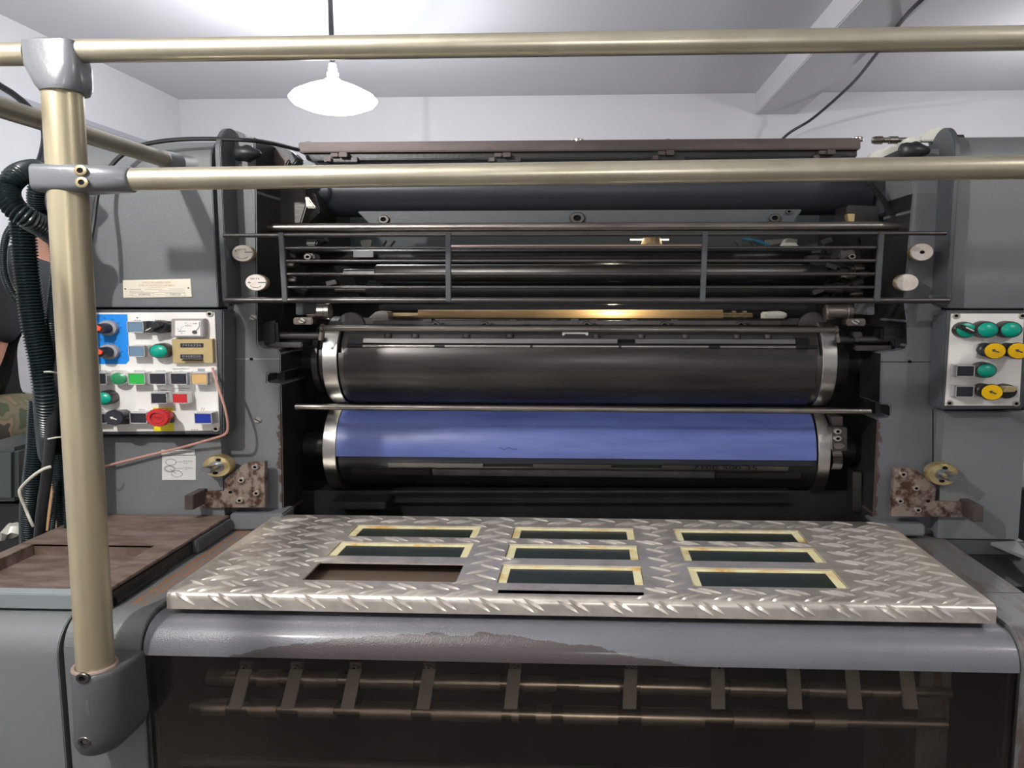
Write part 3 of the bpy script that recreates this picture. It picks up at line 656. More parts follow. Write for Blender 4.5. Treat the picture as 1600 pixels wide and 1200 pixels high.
# ---- top beam with bolts and clips
TY = 1.66
b = NB(); prism(b, ppx([(466, 222), (1345, 215), (1345, 233), (466, 238)], TY), TY, TY+0.05, 0.002); tb = obj('top_beam', b, m_browns, press)
b = NB(); prism(b, ppx([(474, 238), (1340, 233), (1340, 245), (478, 250)], TY+0.01), TY+0.012, TY+0.05, 0.002); obj('beam_underside', b, m_black, tb)
for px, py, r in ((482, 225, 6), (903, 220.5, 10), (1044, 221, 5), (1340, 217.5, 8), (760, 224, 4)):
    c = P(px, py, TY+0.015); k = TY/1200; g = NB(); lathe(g, c, [(r*k, -3*k), (r*k, 2*k), (r*0.7*k, 3.5*k), (0.0005, 3.6*k)], 'z', 1.0, 18); obj('dome_bolt', g, m_steel, tb)
for px, py in ((528, 243), (784, 243), (1040, 240), (1292, 239)):
    g = NB(); boxpx(g, px+1, py-5, px+14, py+2, TY-0.01, TY+0.03, 0.001); boxpx(g, px-12, py-4, px, py+2, TY-0.004, TY+0.03, 0.001); boxpx(g, px-20, py+3, px-11, py+9, TY-0.004, TY+0.03, 0.001); boxpx(g, px-22, py+2, px+30, py+10, TY+0.005, TY+0.03, 0.001, 1)
    obj('beam_clip', g, [m_browns, m_black], tb)
b = NB(); boxpx(b, 470, 250, 1360, 266, 1.72, 1.75, 0.002); obj('duct_cover', b, mat('pale_grey_strip', (0.36, 0.37, 0.40), 0.5), press)
# right top assembly
cast([(1360, 240), (1392, 228), (1432, 216), (1442, 222), (1440, 262), (1375, 262), (1362, 252)], 1.60, 1.63, m_putty, 'guard_hinge')
cast([(1365, 252), (1400, 236), (1434, 224), (1438, 232), (1400, 262), (1382, 262)], 1.585, 1.60, m_black, 'hinge_arm')
b = NB(); lathe(b, (0, 1.60, Zc(1390, 219, 1.6)), [(0.003, X(1362, 219, 1.6)), (0.006, X(1363, 219, 1.6)), (0.008, X(1368, 219, 1.6)), (0.008, X(1378, 219, 1.6)), (0.0055, X(1380, 219, 1.6)), (0.0055, X(1388, 219, 1.6)), (0.0075, X(1389, 219, 1.6)), (0.0075, X(1402, 219, 1.6)), (0.005, X(1404, 219, 1.6)), (0.005, X(1428, 219, 1.6)), (0.002, X(1428, 219, 1.6))], 'x', seg=20); obj('hydraulic_fitting', b, m_rod, press)
def knob(c, r, m, name):
    g = NB(); bmesh.ops.create_icosphere(g, subdivisions=3, radius=r, matrix=Matrix.Translation(c) @ Matrix.Diagonal((1.5, 1, 0.85, 1)))
    for v in g.verts:
        d = v.co-c; a = math.atan2(d.z, d.x); f = 1+0.10*math.cos(5*a); v.co = c+Vector((d.x*f, d.y, d.z*f))
    return obj(name, g, m, press)
knob(P(1426, 236, 1.46), 0.019, m_rubber, 'star_knob'); knob(P(384, 240, 1.46), 0.018, m_rubber, 'star_knob')
# cream arch on the right, dark arch on the left
def arch(pxa, pya, w_, m, y, name):
    c = P(pxa, pya, y); r = w_*y/1200; pts = [(c.x+math.cos(a)*r, c.z+math.sin(a)*r*0.75) for a in [pi*i/14 for i in range(15)]]
    g = NB(); prism(g, pts, y, y+0.02, 0.002); return obj(name, g, m, press)
arch(1468, 220, 26, m_putty, 1.56, 'guard_arch'); arch(1425, 224, 13, m_putty, 1.56, 'guard_arch'); arch(363, 222, 24, m_paint_d, 1.56, 'guard_arch')
b = NB(); cylx(b, X(1434, 218, 1.66), X(1482, 218, 1.66), 1.60, Zc(1450, 219, 1.6), 0.010, 18); obj('pivot_tube', b, m_darksteel, press)
cast([(400, 218), (416, 220), (455, 236), (466, 248), (458, 258), (395, 262), (392, 232)], 1.60, 1.64, m_paint_d, 'guard_hinge')
cast([(405, 224), (418, 226), (452, 250), (446, 262), (432, 262)], 1.59, 1.60, m_browns, 'hinge_arm')
cast([(358, 226), (395, 222), (396, 230), (362, 236)], 1.58, 1.60, m_steel, 'hinge_link')
# spring hose right
b = NB(); path = resample(spline([P(1357, 285, 1.58), P(1378, 310, 1.58), P(1392, 332, 1.58), P(1410, 352, 1.58)], 10), 0.0014)
sweep(b, path, [0.0062 if i % 2 else 0.0048 for i in range(len(path))], 12); obj('spring_hose', b, m_rubber, press)
# ---- guard grille
GY = 1.42
gr = bpy.data.objects.new('guard_grille', None); COL.objects.link(gr); gr.parent = press; gr.matrix_parent_inverse = parent_world(press).inverted(); gr['label'] = 'dark steel guard grille of horizontal rods'
def grod(a, ya, c, yc, r, name='grille_rod'):
    g = NB(); sweep(g, [P(a, ya, GY), P(c, yc, GY)], r*GY/1200, 14); return obj(name, g, m_darkrod, gr)
m_darkrod = mat('darkened_rod', (0.12, 0.115, 0.112), 0.35, 0.9, 0.1, 300, 0.6, 24, (0.09, 0.08, 0.07), stretch=(0.4, 3, 3))
grod(349, 368, 1478, 364.5, 3.2); grod(352, 469, 1482, 469.5, 4.6)
for ya, yc in ((388, 387), (408, 407.5), (428.5, 428), (449, 449)): grod(441, ya, 1376, yc, 2.5)
for (a, ya, c, yc) in ((438.5, 363, 445, 471), (700, 363, 700.5, 471), (1102.5, 362, 1098, 471), (1378, 362, 1371, 471)):
    g = NB(); A = P(a, ya, GY-0.006); B = P(c, yc, GY-0.006); h = 4*GY/1200
    prism(g, [(A.x-h, A.z), (A.x+h, A.z), (B.x+h, B.z), (B.x-h, B.z)], GY-0.007, GY+0.001, 0.0008); obj('grille_bar', g, m_paint_d, gr)
# ---- brackets and handwheels
def bracket(pts, blockpx, side, bolts, hole):
    g = NB(); prism(g, ppx(pts, 1.46), 1.46, 1.475, 0.001)
    o = obj('stop_bracket', g, m_rust, press); o['label'] = 'rust-stained steel bracket'
    g = NB(); (a, ya, c, yc) = blockpx; boxpx(g, a, ya, c, yc, 1.415, 1.475, 0.0012); obj('bracket_block', g, m_browns, o)
    for px, py in bolts: bolt(o, px, py, 1.46, 5.6)
    g = NB(); lathe(g, P(*hole, 1.46), [(0.0003, -0.0006), (0.003, -0.0006), (0.003, 0.001)], 'y', SX, 14); obj('bolt_hole', g, m_hole, o)
bracket([(384, 723), (413.5, 722), (413.5, 793), (313, 794), (312, 770), (350, 767), (350, 750)], (288, 774, 302, 797), -1, [(400, 729), (378.5, 749.5), (402, 770), (376, 781)], (360, 769))
bracket([(1398, 732), (1429, 732), (1463, 762), (1461, 783), (1510, 786), (1508, 809), (1393, 807)], (1521, 791, 1537, 816), 1, [(1410, 740.5), (1430, 762), (1405, 782), (1433, 796)], (1450, 783))
def hwheel(px, py, s):
    Y = 1.445; c = P(px, py, Y); r = 24*Y/1200/SX
    g = NB(); lathe(g, c, [(r*0.5, 0.002), (r*0.93, 0), (r, 0.003), (r, 0.02), (r*0.5, 0.026)], 'y', SX, 44); o = obj('brass_ring', g, m_brass, press)
    g = NB(); lathe(g, c, [(0.0005, 0.0), (r*0.5, 0.0), (r*0.52, 0.012)], 'y', SX, 28)
    box(g, c.x-0.006+0.012*s, c.x+0.012+0.012*s, c.y-0.03, c.y, c.z-0.004, c.z+0.004, 0.002); lathe(g, c+Vector((0.002*s, 0, 0)), [(0.0003, -0.035), (0.006, -0.035), (0.0068, -0.03), (0.0068, 0)], 'y', SX, 16); obj('spindle', g, mat('dull_spindle_steel', (0.36, 0.37, 0.38), 0.3, 1.0), o)
    for dx, dz in ((3, 10.2), (-2, -10.2)):
        g = NB(); lathe(g, P(px+dx, py-dz, Y), [(0.0003, -0.0008), (0.0028, -0.0008), (0.0028, 0.002)], 'y', 1.8, 12); obj('pin_hole', g, m_hole, o)
hwheel(338, 729, -1); hwheel(1474, 741.5, 1)
# nameplate and sticker
b = NB(); prism(b, ppx([(192, 438), (298, 435.5), (300, 464), (193, 465.5)], CY-0.001), CY-0.002, CY+0.001, 0.0006); npl = obj('nameplate', b, m_cream, press); npl['label'] = 'cream metal nameplate'
NY = CY-0.0021
text('HEIDELBERGER', 245, 441.3, NY, 3.2, m_redink, npl, wpx=46); text('DRUCKMASCHINEN', 245, 445.8, NY, 3.2, m_redink, npl, wpx=57); text('AKTIENGESELLSCHAFT', 245, 449.2, NY, 1.4, m_redink, npl, wpx=30)
text('SORMZ', 226, 460.3, NY, 2.6, m_ink, npl, wpx=19); text('535315', 274, 460, NY, 2.6, m_ink, npl, wpx=17)
b = NB()
for a, y, c in ((202, 452.5, 220), (227, 452, 254), (263, 451.5, 289), (202, 455, 224), (247, 454.5, 289), (202, 457.2, 289), (202, 461, 206), (243, 460.5, 257)):
    boxpx(b, a, y-0.35, c, y+0.35, NY-0.0002, NY+0.0005)
for x0_, x1_ in ((207, 241), (259, 290)):
    for (a, y, c, d) in ((x0_, 458.4, x1_, 458.8), (x0_, 462.3, x1_, 462.7), (x0_, 458.4, x0_+.4, 462.7), (x1_-.4, 458.4, x1_, 462.7)): boxpx(b, a, y, c, d, NY-0.0002, NY+0.0005)
obj('fine_print', b, mat('grey_print', (0.45, 0.40, 0.36), 0.6), npl)
for px, py in ((196, 451.5), (294.5, 450)):
    g = NB(); lathe(g, P(px, py, NY), [(0.0002, -0.0008), (0.0012, -0.0008), (0.0012, 0.001)], 'y', SX, 10); obj('rivet', g, m_hole, npl)
b = NB(); boxpx(b, 252, 703, 304, 711, CY-0.0009, CY+0.001, 0.0003); boxpx(b, 253, 712, 306, 750, CY-0.0012, CY+0.001, 0.0004); st = obj('instruction_sticker', b, mat('sticker_white', (0.62, 0.62, 0.60), 0.5), press); st['label'] = 'white sticker with three circles drawn on it'
SY = CY-0.0013
text('SNEEUWEN-ONTROLLAGE', 280, 705.6, SY, 1.8, m_ink, st, wpx=42); text('INLEGGEN', 276, 709, SY, 1.6, m_ink, st, wpx=20)
text('0,2 mm', 294, 720.5, SY, 2.6, m_ink, st, wpx=15); text('1,9 mm', 294, 731, SY, 2.6, m_ink, st, wpx=15); text('0,02"', 291, 724, SY, 1.6, m_ink, st, wpx=8); text('1,85"', 291, 734, SY, 1.6, m_ink, st, wpx=8)
b = NB()
for px, py, r in ((267, 722, 6.3), (265, 732.5, 6.5), (265, 732.5, 5.0), (276.5, 740.5, 6.5)):
    c = P(px, py, SY); rr_ = r*SY/1200; sweep(b, [Vector((c.x+math.cos(a)*rr_*1.4, SY-0.0002, c.z+math.sin(a)*rr_*0.82)) for a in [2*pi*i/28 for i in range(29)]], 0.00035, 5)
sweep(b, [P(266, 733, SY), P(275, 740, SY)], 0.0004, 5); sweep(b, [P(274, 722, SY), P(285, 722, SY)], 0.0003, 5); sweep(b, [P(273, 732, SY), P(285, 732, SY)], 0.0003, 5)
obj('diagram', b, m_ink, st)
# ------------------------------------------------------------------ bed (feed end) of the press
ZP = Zc(450, 803.5, 1.48)     # top of tread plate
ZB = ZP-0.030                 # bed strips
YF = PZ(258, 925, ZP).y       # plate front
def rnd_front(bm, x0, x1, ytop, zt, r, yb_, zb_, mi=0):
    """body with flat top at zt, front rounded with radius r, front face y=ytop, back y=yb_"""
    pr = [(yb_, zb_), (ytop, zb_)]
    for i in range(13):
        t = i/12*pi/2; pr.append((ytop+r-r*math.cos(t), zt-r+r*math.sin(t)))
    pr.append((yb_, zt)); return extr_x(bm, pr, x0, x1, mi, 0.0012)
XL0 = PZ(96, 1000, ZB-0.03).x
YN = 1.035
xl_out = X(96, 1010, YN); xl_in = X(222, 1012, YN); xr_in = X(1594, 1030, YN)
def scr(M, x, y, z):   # two long scratch bands running in depth on the left strip
    c = M('SUBTRACT', x, XSCR); a = M('SUBTRACT', 0.0045, M('ABSOLUTE', c, None))
    c2 = M('SUBTRACT', x, XSCR+0.016); a2 = M('SUBTRACT', 0.0035, M('ABSOLUTE', c2, None))
    q = M('SUBTRACT', M('MULTIPLY', M('MAXIMUM', a, a2), 1.6), M('MULTIPLY', M('MAXIMUM', M('SUBTRACT', ZB-0.001, z), 0.0), 20.0))
    return M('SUBTRACT', q, M('MULTIPLY', M('MAXIMUM', M('SUBTRACT', 1.10, y), 0.0), 1.0))
XSCR = PZ(180, 958, ZB).x+0.006
m_bedl = chipmat('scratched_bed_paint_left', (0.15, 0.16, 0.16), (0.27, 0.13, 0.075), scr, rough=0.35, bump=0.3, nscale=55, namp=0.016, sharp=0.0006)
b = NB(); rnd_front(b, xl_out+0.002, xl_in-0.003, YN, ZB, 0.05, 1.5, 0.05); obj('bed_side', b, m_bedl, press)
xr_out = PZ(1600, 927, ZB).x
b = NB(); rnd_front(b, xr_in+0.003, xr_in+0.25, YN, ZB, 0.05, 1.2, 0.05); box(b, xr_in-0.06, xr_out, 1.201, 1.5, 0.3, ZB); obj('bed_side', b, mat('worn_bed_paint', (0.14, 0.145, 0.145), 0.4, 0, 0.3, 300, 0.9, 16, (0.10, 0.065, 0.05), stretch=(3, 0.6, 1), vlo=0.48, vhi=0.6), press)
b = NB(); box(b, PZ(1420, 850, ZB).x-0.03, PZ(1420, 850, ZB).x-0.018, 1.15, 1.46, ZB-0.002, ZB+0.004, 0.001); obj('bed_guide_rail', b, m_browns, press)
# outer left cover
b = NB(); rnd_front(b, -1.25, xl_out-0.004, YN-0.004, ZB-0.004, 0.055, 1.12, 0.05); obj('end_cover', b, m_paint, press)
b = NB(); box(b, xl_out-0.004, xl_out+0.002, YN+0.012, 1.4, 0.05, ZB-0.03); box(b, xl_in-0.003, xl_in, YN+0.012, 1.2, 0.05, ZB-0.03); obj('joint_gap', b, m_hole, press)
# right dark hollow and flap
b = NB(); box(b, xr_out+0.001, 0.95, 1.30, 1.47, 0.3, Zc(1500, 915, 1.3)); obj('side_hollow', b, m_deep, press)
b = NB(); prism(b, ppx([(1440, 843), (1600, 846), (1600, 925), (1440, 925)], 1.468), 1.468, 1.49); obj('foot_panel', b, m_paint_d, press)
b = NB(); t = bmesh.new()
vs = [t.verts.new(v) for v in (P(1548, 847, 1.46), P(1588, 845, 1.46), P(1640, 862, 1.30), P(1640, 885, 1.30))]; t.faces.new(vs); r_ = bmesh.ops.extrude_face_region(t, geom=t.faces[:]); bmesh.ops.translate(t, verts=[v for v in r_['geom'] if isinstance(v, bmesh.types.BMVert)], vec=(0, 0, -0.006)); merge(b, t); obj('step_flap', b, mat('grey_flap', (0.24, 0.25, 0.26), 0.4), press)
# nosing across the front
ZN = ZP-0.036
def nosechip(M, x, y, z):
    q = M('MULTIPLY', M('POWER', M('ABSOLUTE', M('SUBTRACT', x, -0.19), None), 2.0), -0.30)
    lim = M('ADD', q, ZN-0.010)
    return M('SUBTRACT', lim, z)
m_nose = chipmat('chipped_nosing_paint', (0.16, 0.165, 0.185), (0.075, 0.062, 0.062), nosechip, rough=0.3, bump=0.35, bscale=500, nscale=22, namp=0.010, sharp=0.0005, coat=0.2)
b = NB()
pr = []
for i in range(15):
    t = i/14*pi/2; pr.append((YN+0.045-0.045*math.cos(t), ZN-0.045+0.045*math.sin(t)))
pr += [(1.12, ZN), (1.12, ZN-0.004)]
for i in range(14, -1, -1):
    t = i/14*pi/2; pr.append((YN+0.045-0.041*math.cos(t), ZN-0.045+0.041*math.sin(t)))
extr_x(b, pr, xl_in+0.001, xr_in+0.001); obj('front_nosing', b, m_nose, press)
# board under the plate, cross members
b = NB(); box(b, xl_in+0.01, xr_in-0.01, 1.125, 1.468, ZP-0.036, ZP-0.020); obj('feed_board', b, m_woodgr, press)
b = NB()
for px in range(280, 1560, 110):
    c = PZ(px, 958, ZN); box(b, c.x, c.x+0.03, 1.10, 1.115, ZN-0.006, ZN+0.008)
obj('board_spacer', b, mat('pale_green_strip', (0.30, 0.33, 0.28), 0.5), press)
b = NB(); box(b, xl_in, xr_in, 1.47, 1.49, 0.3, ZP-0.02); obj('board_rear_beam', b, m_black, press)
# front see-through cover
b = NB(); zt = ZN-0.045; box(b, xl_in+0.004, xr_in, YN+0.004, YN+0.007, 0.35, zt+0.004); fc = obj('clear_front_cover', b, m_smoky, press); fc['label'] = 'smoky see-through front cover'
b = NB(); box(b, xl_in+0.001, xl_in+0.005, YN+0.002, YN+0.02, 0.35, zt); obj('cover_edge', b, m_darksteel, fc)
b = NB(); box(b, xr_in, xr_in+0.004, YN+0.002, YN+0.02, 0.35, zt); obj('cover_edge', b, m_darksteel, fc)
# mechanism behind the cover
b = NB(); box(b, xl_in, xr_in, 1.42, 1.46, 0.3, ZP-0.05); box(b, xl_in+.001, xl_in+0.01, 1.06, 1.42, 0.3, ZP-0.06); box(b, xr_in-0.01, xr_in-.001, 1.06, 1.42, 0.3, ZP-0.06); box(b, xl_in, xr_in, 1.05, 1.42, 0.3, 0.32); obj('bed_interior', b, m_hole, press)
SY1 = 1.20
segs = [(300, 352), (355, 372), (405, 438), (478, 530), (566, 648), (680, 782), (818, 870), (905, 968), (1000, 1108), (1140, 1225), (1262, 1320), (1360, 1400)]
zsh = Zc(740, 1066, SY1)
b = NB(); cylx(b, X(290, 1066, SY1), X(1500, 1066, SY1), SY1, zsh, 0.009, 20)
for a, c in segs: cylx(b, X(a, 1066, SY1), X(c, 1066, SY1), SY1, zsh, 0.0135, 24)
obj('upper_feed_shaft', b, mat('feed_shaft_steel', (0.46, 0.41, 0.35), 0.28, 0.85, 0, 10, 0.6, 30, (0.32, 0.27, 0.22)), press)
SY2 = 1.13; zs2 = Zc(740, 1113, SY2); b = NB(); cylx(b, X(300, 1113, SY2), X(1480, 1113, SY2), SY2, zs2, 0.008, 20)
for a, c in ((320, 358), (392, 436), (470, 525), (566, 645), (676, 785), (800, 812), (838, 862), (880, 965), (1002, 1100), (1145, 1230), (1270, 1320)): cylx(b, X(a, 1113, SY2), X(c, 1113, SY2), SY2, zs2, 0.0135, 24)
obj('lower_feed_shaft', b, MATS['feed_shaft_steel'], press)
b = NB()
for px in (380, 460, 552, 668, 802, 984, 1120, 1238, 1330, 1415):
    k_ = (px-919)/400.0
    A = P(px+2, 1048, 1.15); B = P(px-2+(px-919)*0.022, 1108, 1.085); w2 = 0.0100
    t = bmesh.new(); vs = []
    for c in (A, B):
        for dx in (-w2, w2):
            for dy in (0, 0.006): vs.append(t.verts.new((c.x+dx, c.y+dy, c.z)))
    bmesh.ops.convex_hull(t, input=t.verts[:])
    merge(b, t)
    o = obj('tape_arm', b, m_darkarm if 'm_darkarm' in globals() else mat('feed_arm_steel', (0.88, 0.83, 0.77), 0.45, 0.3, 0.1, 100, 0.5, 20, (0.72, 0.66, 0.60)), press); b = NB()
    g = NB(); boxpx(g, px-6, 1034, px+12, 1047, 1.17, 1.18, 0.001); oo = obj('arm_clamp', g, m_darksteel, o); bolt(oo, px+3, 1041, 1.17, 5, m_rod)
b.free()
b = NB(); cylx(b, X(230, 1196, 1.1), X(1580, 1196, 1.1), 1.1, Zc(740, 1200, 1.1), 0.008, 16); obj('lower_tie_rod', b, m_browns, press)
# ------------------------------------------------------------------ tread plate with windows
xl = PZ(258, 926, ZP).x; xr = PZ(1558, 947, ZP).x; YR = 1.478
tread = thing('tread_plate', 'aluminium checker plate with nine rectangular windows lying over the feed bed', 'tread plate', ((xl+xr)/2, (YF+YR)/2, ZP-0.03))
cols = [(PZ(473, 905, ZP).x, PZ(713, 908, ZP).x), (PZ(776, 911, ZP).x, PZ(1007, 914, ZP).x), (PZ(1084, 916, ZP).x, PZ(1327, 919, ZP).x)]
rows = [(PZ(800, 911, ZP).y, PZ(800, 882, ZP).y), (PZ(800, 872, ZP).y, PZ(800, 850, ZP).y), (PZ(800, 841, ZP).y, PZ(800, 823, ZP).y)]
RB = 0.010; LIP = 0.026
holes = [(c[0], c[1], r[0], r[1]) for c in cols for r in rows]
ysl = max(PZ(880, 928.5, ZP).y, YF+RB+0.004)
slot = (PZ(778, 924, ZP).x, PZ(1006, 927, ZP).x, ysl, ysl+0.015)
yf2 = YF+RB
sl = slot
holes2 = holes+[(sl[0], sl[1], sl[2], sl[3])]
xs = sorted(set([xl, xr]+[h[0] for h in holes2]+[h[1] for h in holes2])); ys = sorted(set([yf2, YR]+[h[2] for h in holes2]+[h[3] for h in holes2]))
b = NB(); vt = {}
def V(x, y, z):
    k = (round(x, 5), round(y, 5), round(z, 5))
    if k not in vt: vt[k] = b.verts.new((x, y, z))
    return vt[k]
def inh(x, y): return any(h[0] < x < h[1] and h[2] < y < h[3] for h in holes2)
TH = 0.004
for i in range(len(xs)-1):
    for j in range(len(ys)-1):
        if inh((xs[i]+xs[i+1])/2, (ys[j]+ys[j+1])/2): continue
        a = [V(xs[i], ys[j], ZP), V(xs[i+1], ys[j], ZP), V(xs[i+1], ys[j+1], ZP), V(xs[i], ys[j+1], ZP)]; b.faces.new(a)
for h in holes2:
    wd = 0.0011 if h in (tuple(slot),) else 0.003
    for (x0_, y0_, x1_, y1_) in ((h[0], h[2], h[1], h[2]), (h[1], h[2], h[1], h[3]), (h[1], h[3], h[0], h[3]), (h[0], h[3], h[0], h[2])):
        b.faces.new([b.verts.new((x0_, y0_, ZP)), b.verts.new((x1_, y1_, ZP)), b.verts.new((x1_, y1_, ZP-wd)), b.verts.new((x0_, y0_, ZP-wd))])
def prof(v):   # v: distance from the bend start toward the front (positive) -> (y,z,ny,nz)
    L = RB*pi/2
    if v <= 0: return yf2-v*1.0, ZP, 0.0, 1.0
    if v < L:
        t = v/RB; return yf2-RB*math.sin(t), ZP-RB+RB*math.cos(t), -math.sin(t), math.cos(t)
    return yf2-RB, ZP-RB-(v-L), -1.0, 0.0
VL = RB*pi/2+LIP-RB
pv = [VL*i/14 for i in range(15)]
for i in range(14):
    A = prof(pv[i]); B = prof(pv[i+1]); f = b.faces.new([b.verts.new((xl, A[0], A[1])), b.verts.new((xr, A[0], A[1])), b.verts.new((xr, B[0], B[1])), b.verts.new((xl, B[0], B[1]))])
# side skirts
for x_ in (xl, xr):
    pts = [(YR, ZP)]+[(prof(v)[0], prof(v)[1]) for v in pv]+[(YR, ZP-LIP)]
    b.faces.new([b.verts.new((x_, p_[0], p_[1])) for p_ in pts])
bmesh.ops.remove_doubles(b, verts=b.verts[:], dist=0.00005)
def ridge(u, v, ang, L, W, H):
    n = 8; ca, sa = math.cos(ang), math.sin(ang)
    def pt(s, w_, h):
        uu = u+(s*ca-w_*sa)*1.15; vv = v+(s*sa+w_*ca)
        y_, z_, ny, nz = prof(vv); return (uu, y_+ny*h, z_+nz*h)
    for uu, vv in ((u+ca*L, v+sa*L), (u-ca*L, v-sa*L), (u, v)):
        if vv > VL-0.001 or uu < xl+0.003 or uu > xr-0.003: return
        yy_ = prof(vv)[0]
        if yy_ > YR-0.004: return
        for h in holes2:
            if h[0]-0.0015 < uu < h[1]+0.0015 and h[2]-0.0015 < yy_ < h[3]+0.0015 and vv < 0.001: return
    cl = []; lf = []; rt = []
    for i in range(n+1):
        s = -L+2*L*i/n; w_ = W*(1-(s/L)**2); hh = H*(1-(s/L)**2)**0.5 if abs(s) < L else 0
        cl.append(b.verts.new(pt(s, 0, hh+0.0001))); 
        lf.append(b.verts.new(pt(s, -w_, 0.00005))); rt.append(b.verts.new(pt(s, w_, 0.00005)))
    for i in range(n):
        for A, B in ((lf, cl), (cl, rt)):
            try: b.faces.new([A[i], A[i+1], B[i+1], B[i]])
            except ValueError: pass
PU, PV = 0.0650, 0.0222
nu = int((xr-xl)/PU)+2; nv = int((YR-yf2)/PV)+3
for j in range(-1, nv):
    v = VL-0.0145-j*PV
    for i in range(-1, nu):
        u = xl+0.020+i*PU+(PU/2 if j % 2 else 0)
        sg = -1 if j % 2 else 1
        for q in (-1, 1): ridge(u+0.0075*q, v-0.0012*q*sg, 0.60*sg, 0.0180, 0.0037, 0.0025)
obj('checker_sheet', b, m_alu, tread, angle=18)
first = True
for ci, c in enumerate(cols):
    for ri, r in enumerate(rows):
        if ci == 0 and ri == 0: continue
        x0_, x1_, y0_, y1_ = c[0]+0.001, c[1]-0.001, r[0]+0.001, r[1]-0.001
        g = NB(); fw = 0.013; zf = ZP-0.0025; outer = [(x0_, y0_), (x1_, y0_), (x1_, y1_), (x0_, y1_)]; inner = [(x0_+fw, y0_+0.004), (x1_-fw, y0_+0.004), (x1_-fw, y1_-0.008), (x0_+fw, y1_-0.008)]
        for k_ in range(4):
            q = (k_+1) % 4
            tp = [(outer[k_][0], outer[k_][1], zf), (outer[q][0], outer[q][1], zf), (inner[q][0], inner[q][1], zf-0.0012), (inner[k_][0], inner[k_][1], zf-0.0012)]
            bt = [(p_[0], p_[1], ZP-0.0075) for p_ in tp]
            tv = [g.verts.new(p_) for p_ in tp]; bv = [g.verts.new(p_) for p_ in bt]
            g.faces.new(tv); g.faces.new(bv[::-1])
            for s_ in range(4): g.faces.new([tv[s_], bv[s_], bv[(s_+1) % 4], tv[(s_+1) % 4]])
        wdw = obj('window_insert', g, m_gasket, tread, smooth=False)
        g = NB(); box(g, inner[0][0]-0.001, inner[1][0]+0.001, inner[0][1]-0.001, inner[2][1]+0.001, ZP-0.0085, zf-0.0016); obj('glass_pane', g, m_pane, wdw)
# black sheet below the slot, standing in for the shade under the plate
b = NB(); box(b, slot[0]-0.002, slot[1]+0.002, slot[2]-0.002, slot[3]+0.025, ZP-0.0115, ZP-0.0092); obj('slot_shade', b, m_hole, tread)
# ------------------------------------------------------------------ left tray
ZT = ZP+0.002
tx1 = PZ(173, 919, ZT).x; tx0 = PZ(0, 863, ZT).x; ty0 = PZ(120, 919, ZT).y; ty1 = 1.462
tray = thing('side_tray', 'brown rusty metal tray with a sunken pan beside the tread plate on the left', 'tray', ((tx0+tx1)/2, (ty0+ty1)/2, ZT-0.04))
ix0, ix1 = PZ(50, 851, ZT).x, PZ(243, 851, ZT).x; iy0, iy1 = ty0+0.004, PZ(150, 851, ZT).y
b = NB()
box(b, tx0, tx1, iy1, ty1, ZT-0.005, ZT, 0.001); box(b, ix1, tx1, iy0, iy1+0.001, ZT-0.005, ZT, 0.001); box(b, tx0, ix0, iy0, iy1+0.001, ZT-0.005, ZT, 0.001)
box(b, ix0-0.003, ix0, iy0, iy1, ZT-0.022, ZT-0.001); box(b, ix1, ix1+0.003, iy0, iy1, ZT-0.022, ZT-0.001); box(b, ix0, ix1, iy1, iy1+0.003, ZT-0.022, ZT-0.001)
box(b, ix0-0.002, ix1+0.002, iy0, iy1+0.002, ZT-0.024, ZT-0.020)
obj('tray_top', b, m_tray, tray)
b = NB(); extr_x(b, [(ty0+0.006, ZT-0.003), (ty0+0.001, ZT-0.004), (ty0-0.004, ZT-0.009), (ty0-0.004, ZT-0.032), (ty0+0.006, ZT-0.032)], tx0-0.2, tx1, bev=0.001); obj('front_lip', b, mat('lip_grey', (0.20, 0.23, 0.24), 0.35), tray)
b = NB(); box(b, tx1-0.02, tx1-0.001, ty0+0.005, ty1, ZT-0.030, ZT-0.006, 0.002); cylpts = [(tx1-0.004, ty0+0.01, ZT-0.024), (tx1-0.004, PZ(275, 866, ZT).y, ZT-0.024)]; sweep(b, cylpts, 0.008, 14); obj('side_channel', b, m_black, tray)
b = NB(); box(b, tx1-0.012, tx1+0.008, PZ(300, 840, ZT).y, ty1-0.004, ZT-0.030, ZT-0.006, 0.002); obj('slide_box', b, m_paint_d, tray)
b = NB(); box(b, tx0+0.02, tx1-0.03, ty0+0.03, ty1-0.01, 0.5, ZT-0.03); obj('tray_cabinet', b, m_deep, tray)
# ------------------------------------------------------------------ control panels
def sqbutton(par, px, py, w_, h_, m, Yf, Yb, lab, side):
    g = NB(); k_ = Yf/1200; c = P(px, py, Yf); a, d = w_/2*k_, h_/2*k_
    box(g, c.x-a, c.x+a, Yf+0.004, Yb, c.z-d, c.z+d, 0.0012); box(g, c.x-a*1.06, c.x+a*1.06, Yb-0.006, Yb, c.z-d*1.1, c.z+d*1.1, 0.001)
    t_ = 0.0015
    for (x0_, x1_, z0_, z1_) in ((-a, a, d-t_, d), (-a, a, -d, -d+t_), (-a, -a+t_, -d, d), (a-t_, a, -d, d)): box(g, c.x+x0_, c.x+x1_, Yf, Yf+0.006, c.z+z0_, c.z+z1_, 0.0003)
    o = obj('push_button', g, m_chrome, par); o['label'] = lab
    g = NB(); box(g, c.x-a+t_, c.x+a-t_, Yf+0.0008, Yf+0.006, c.z-d+t_, c.z+d-t_, 0.001); obj('button_cap', g, m, o); return o
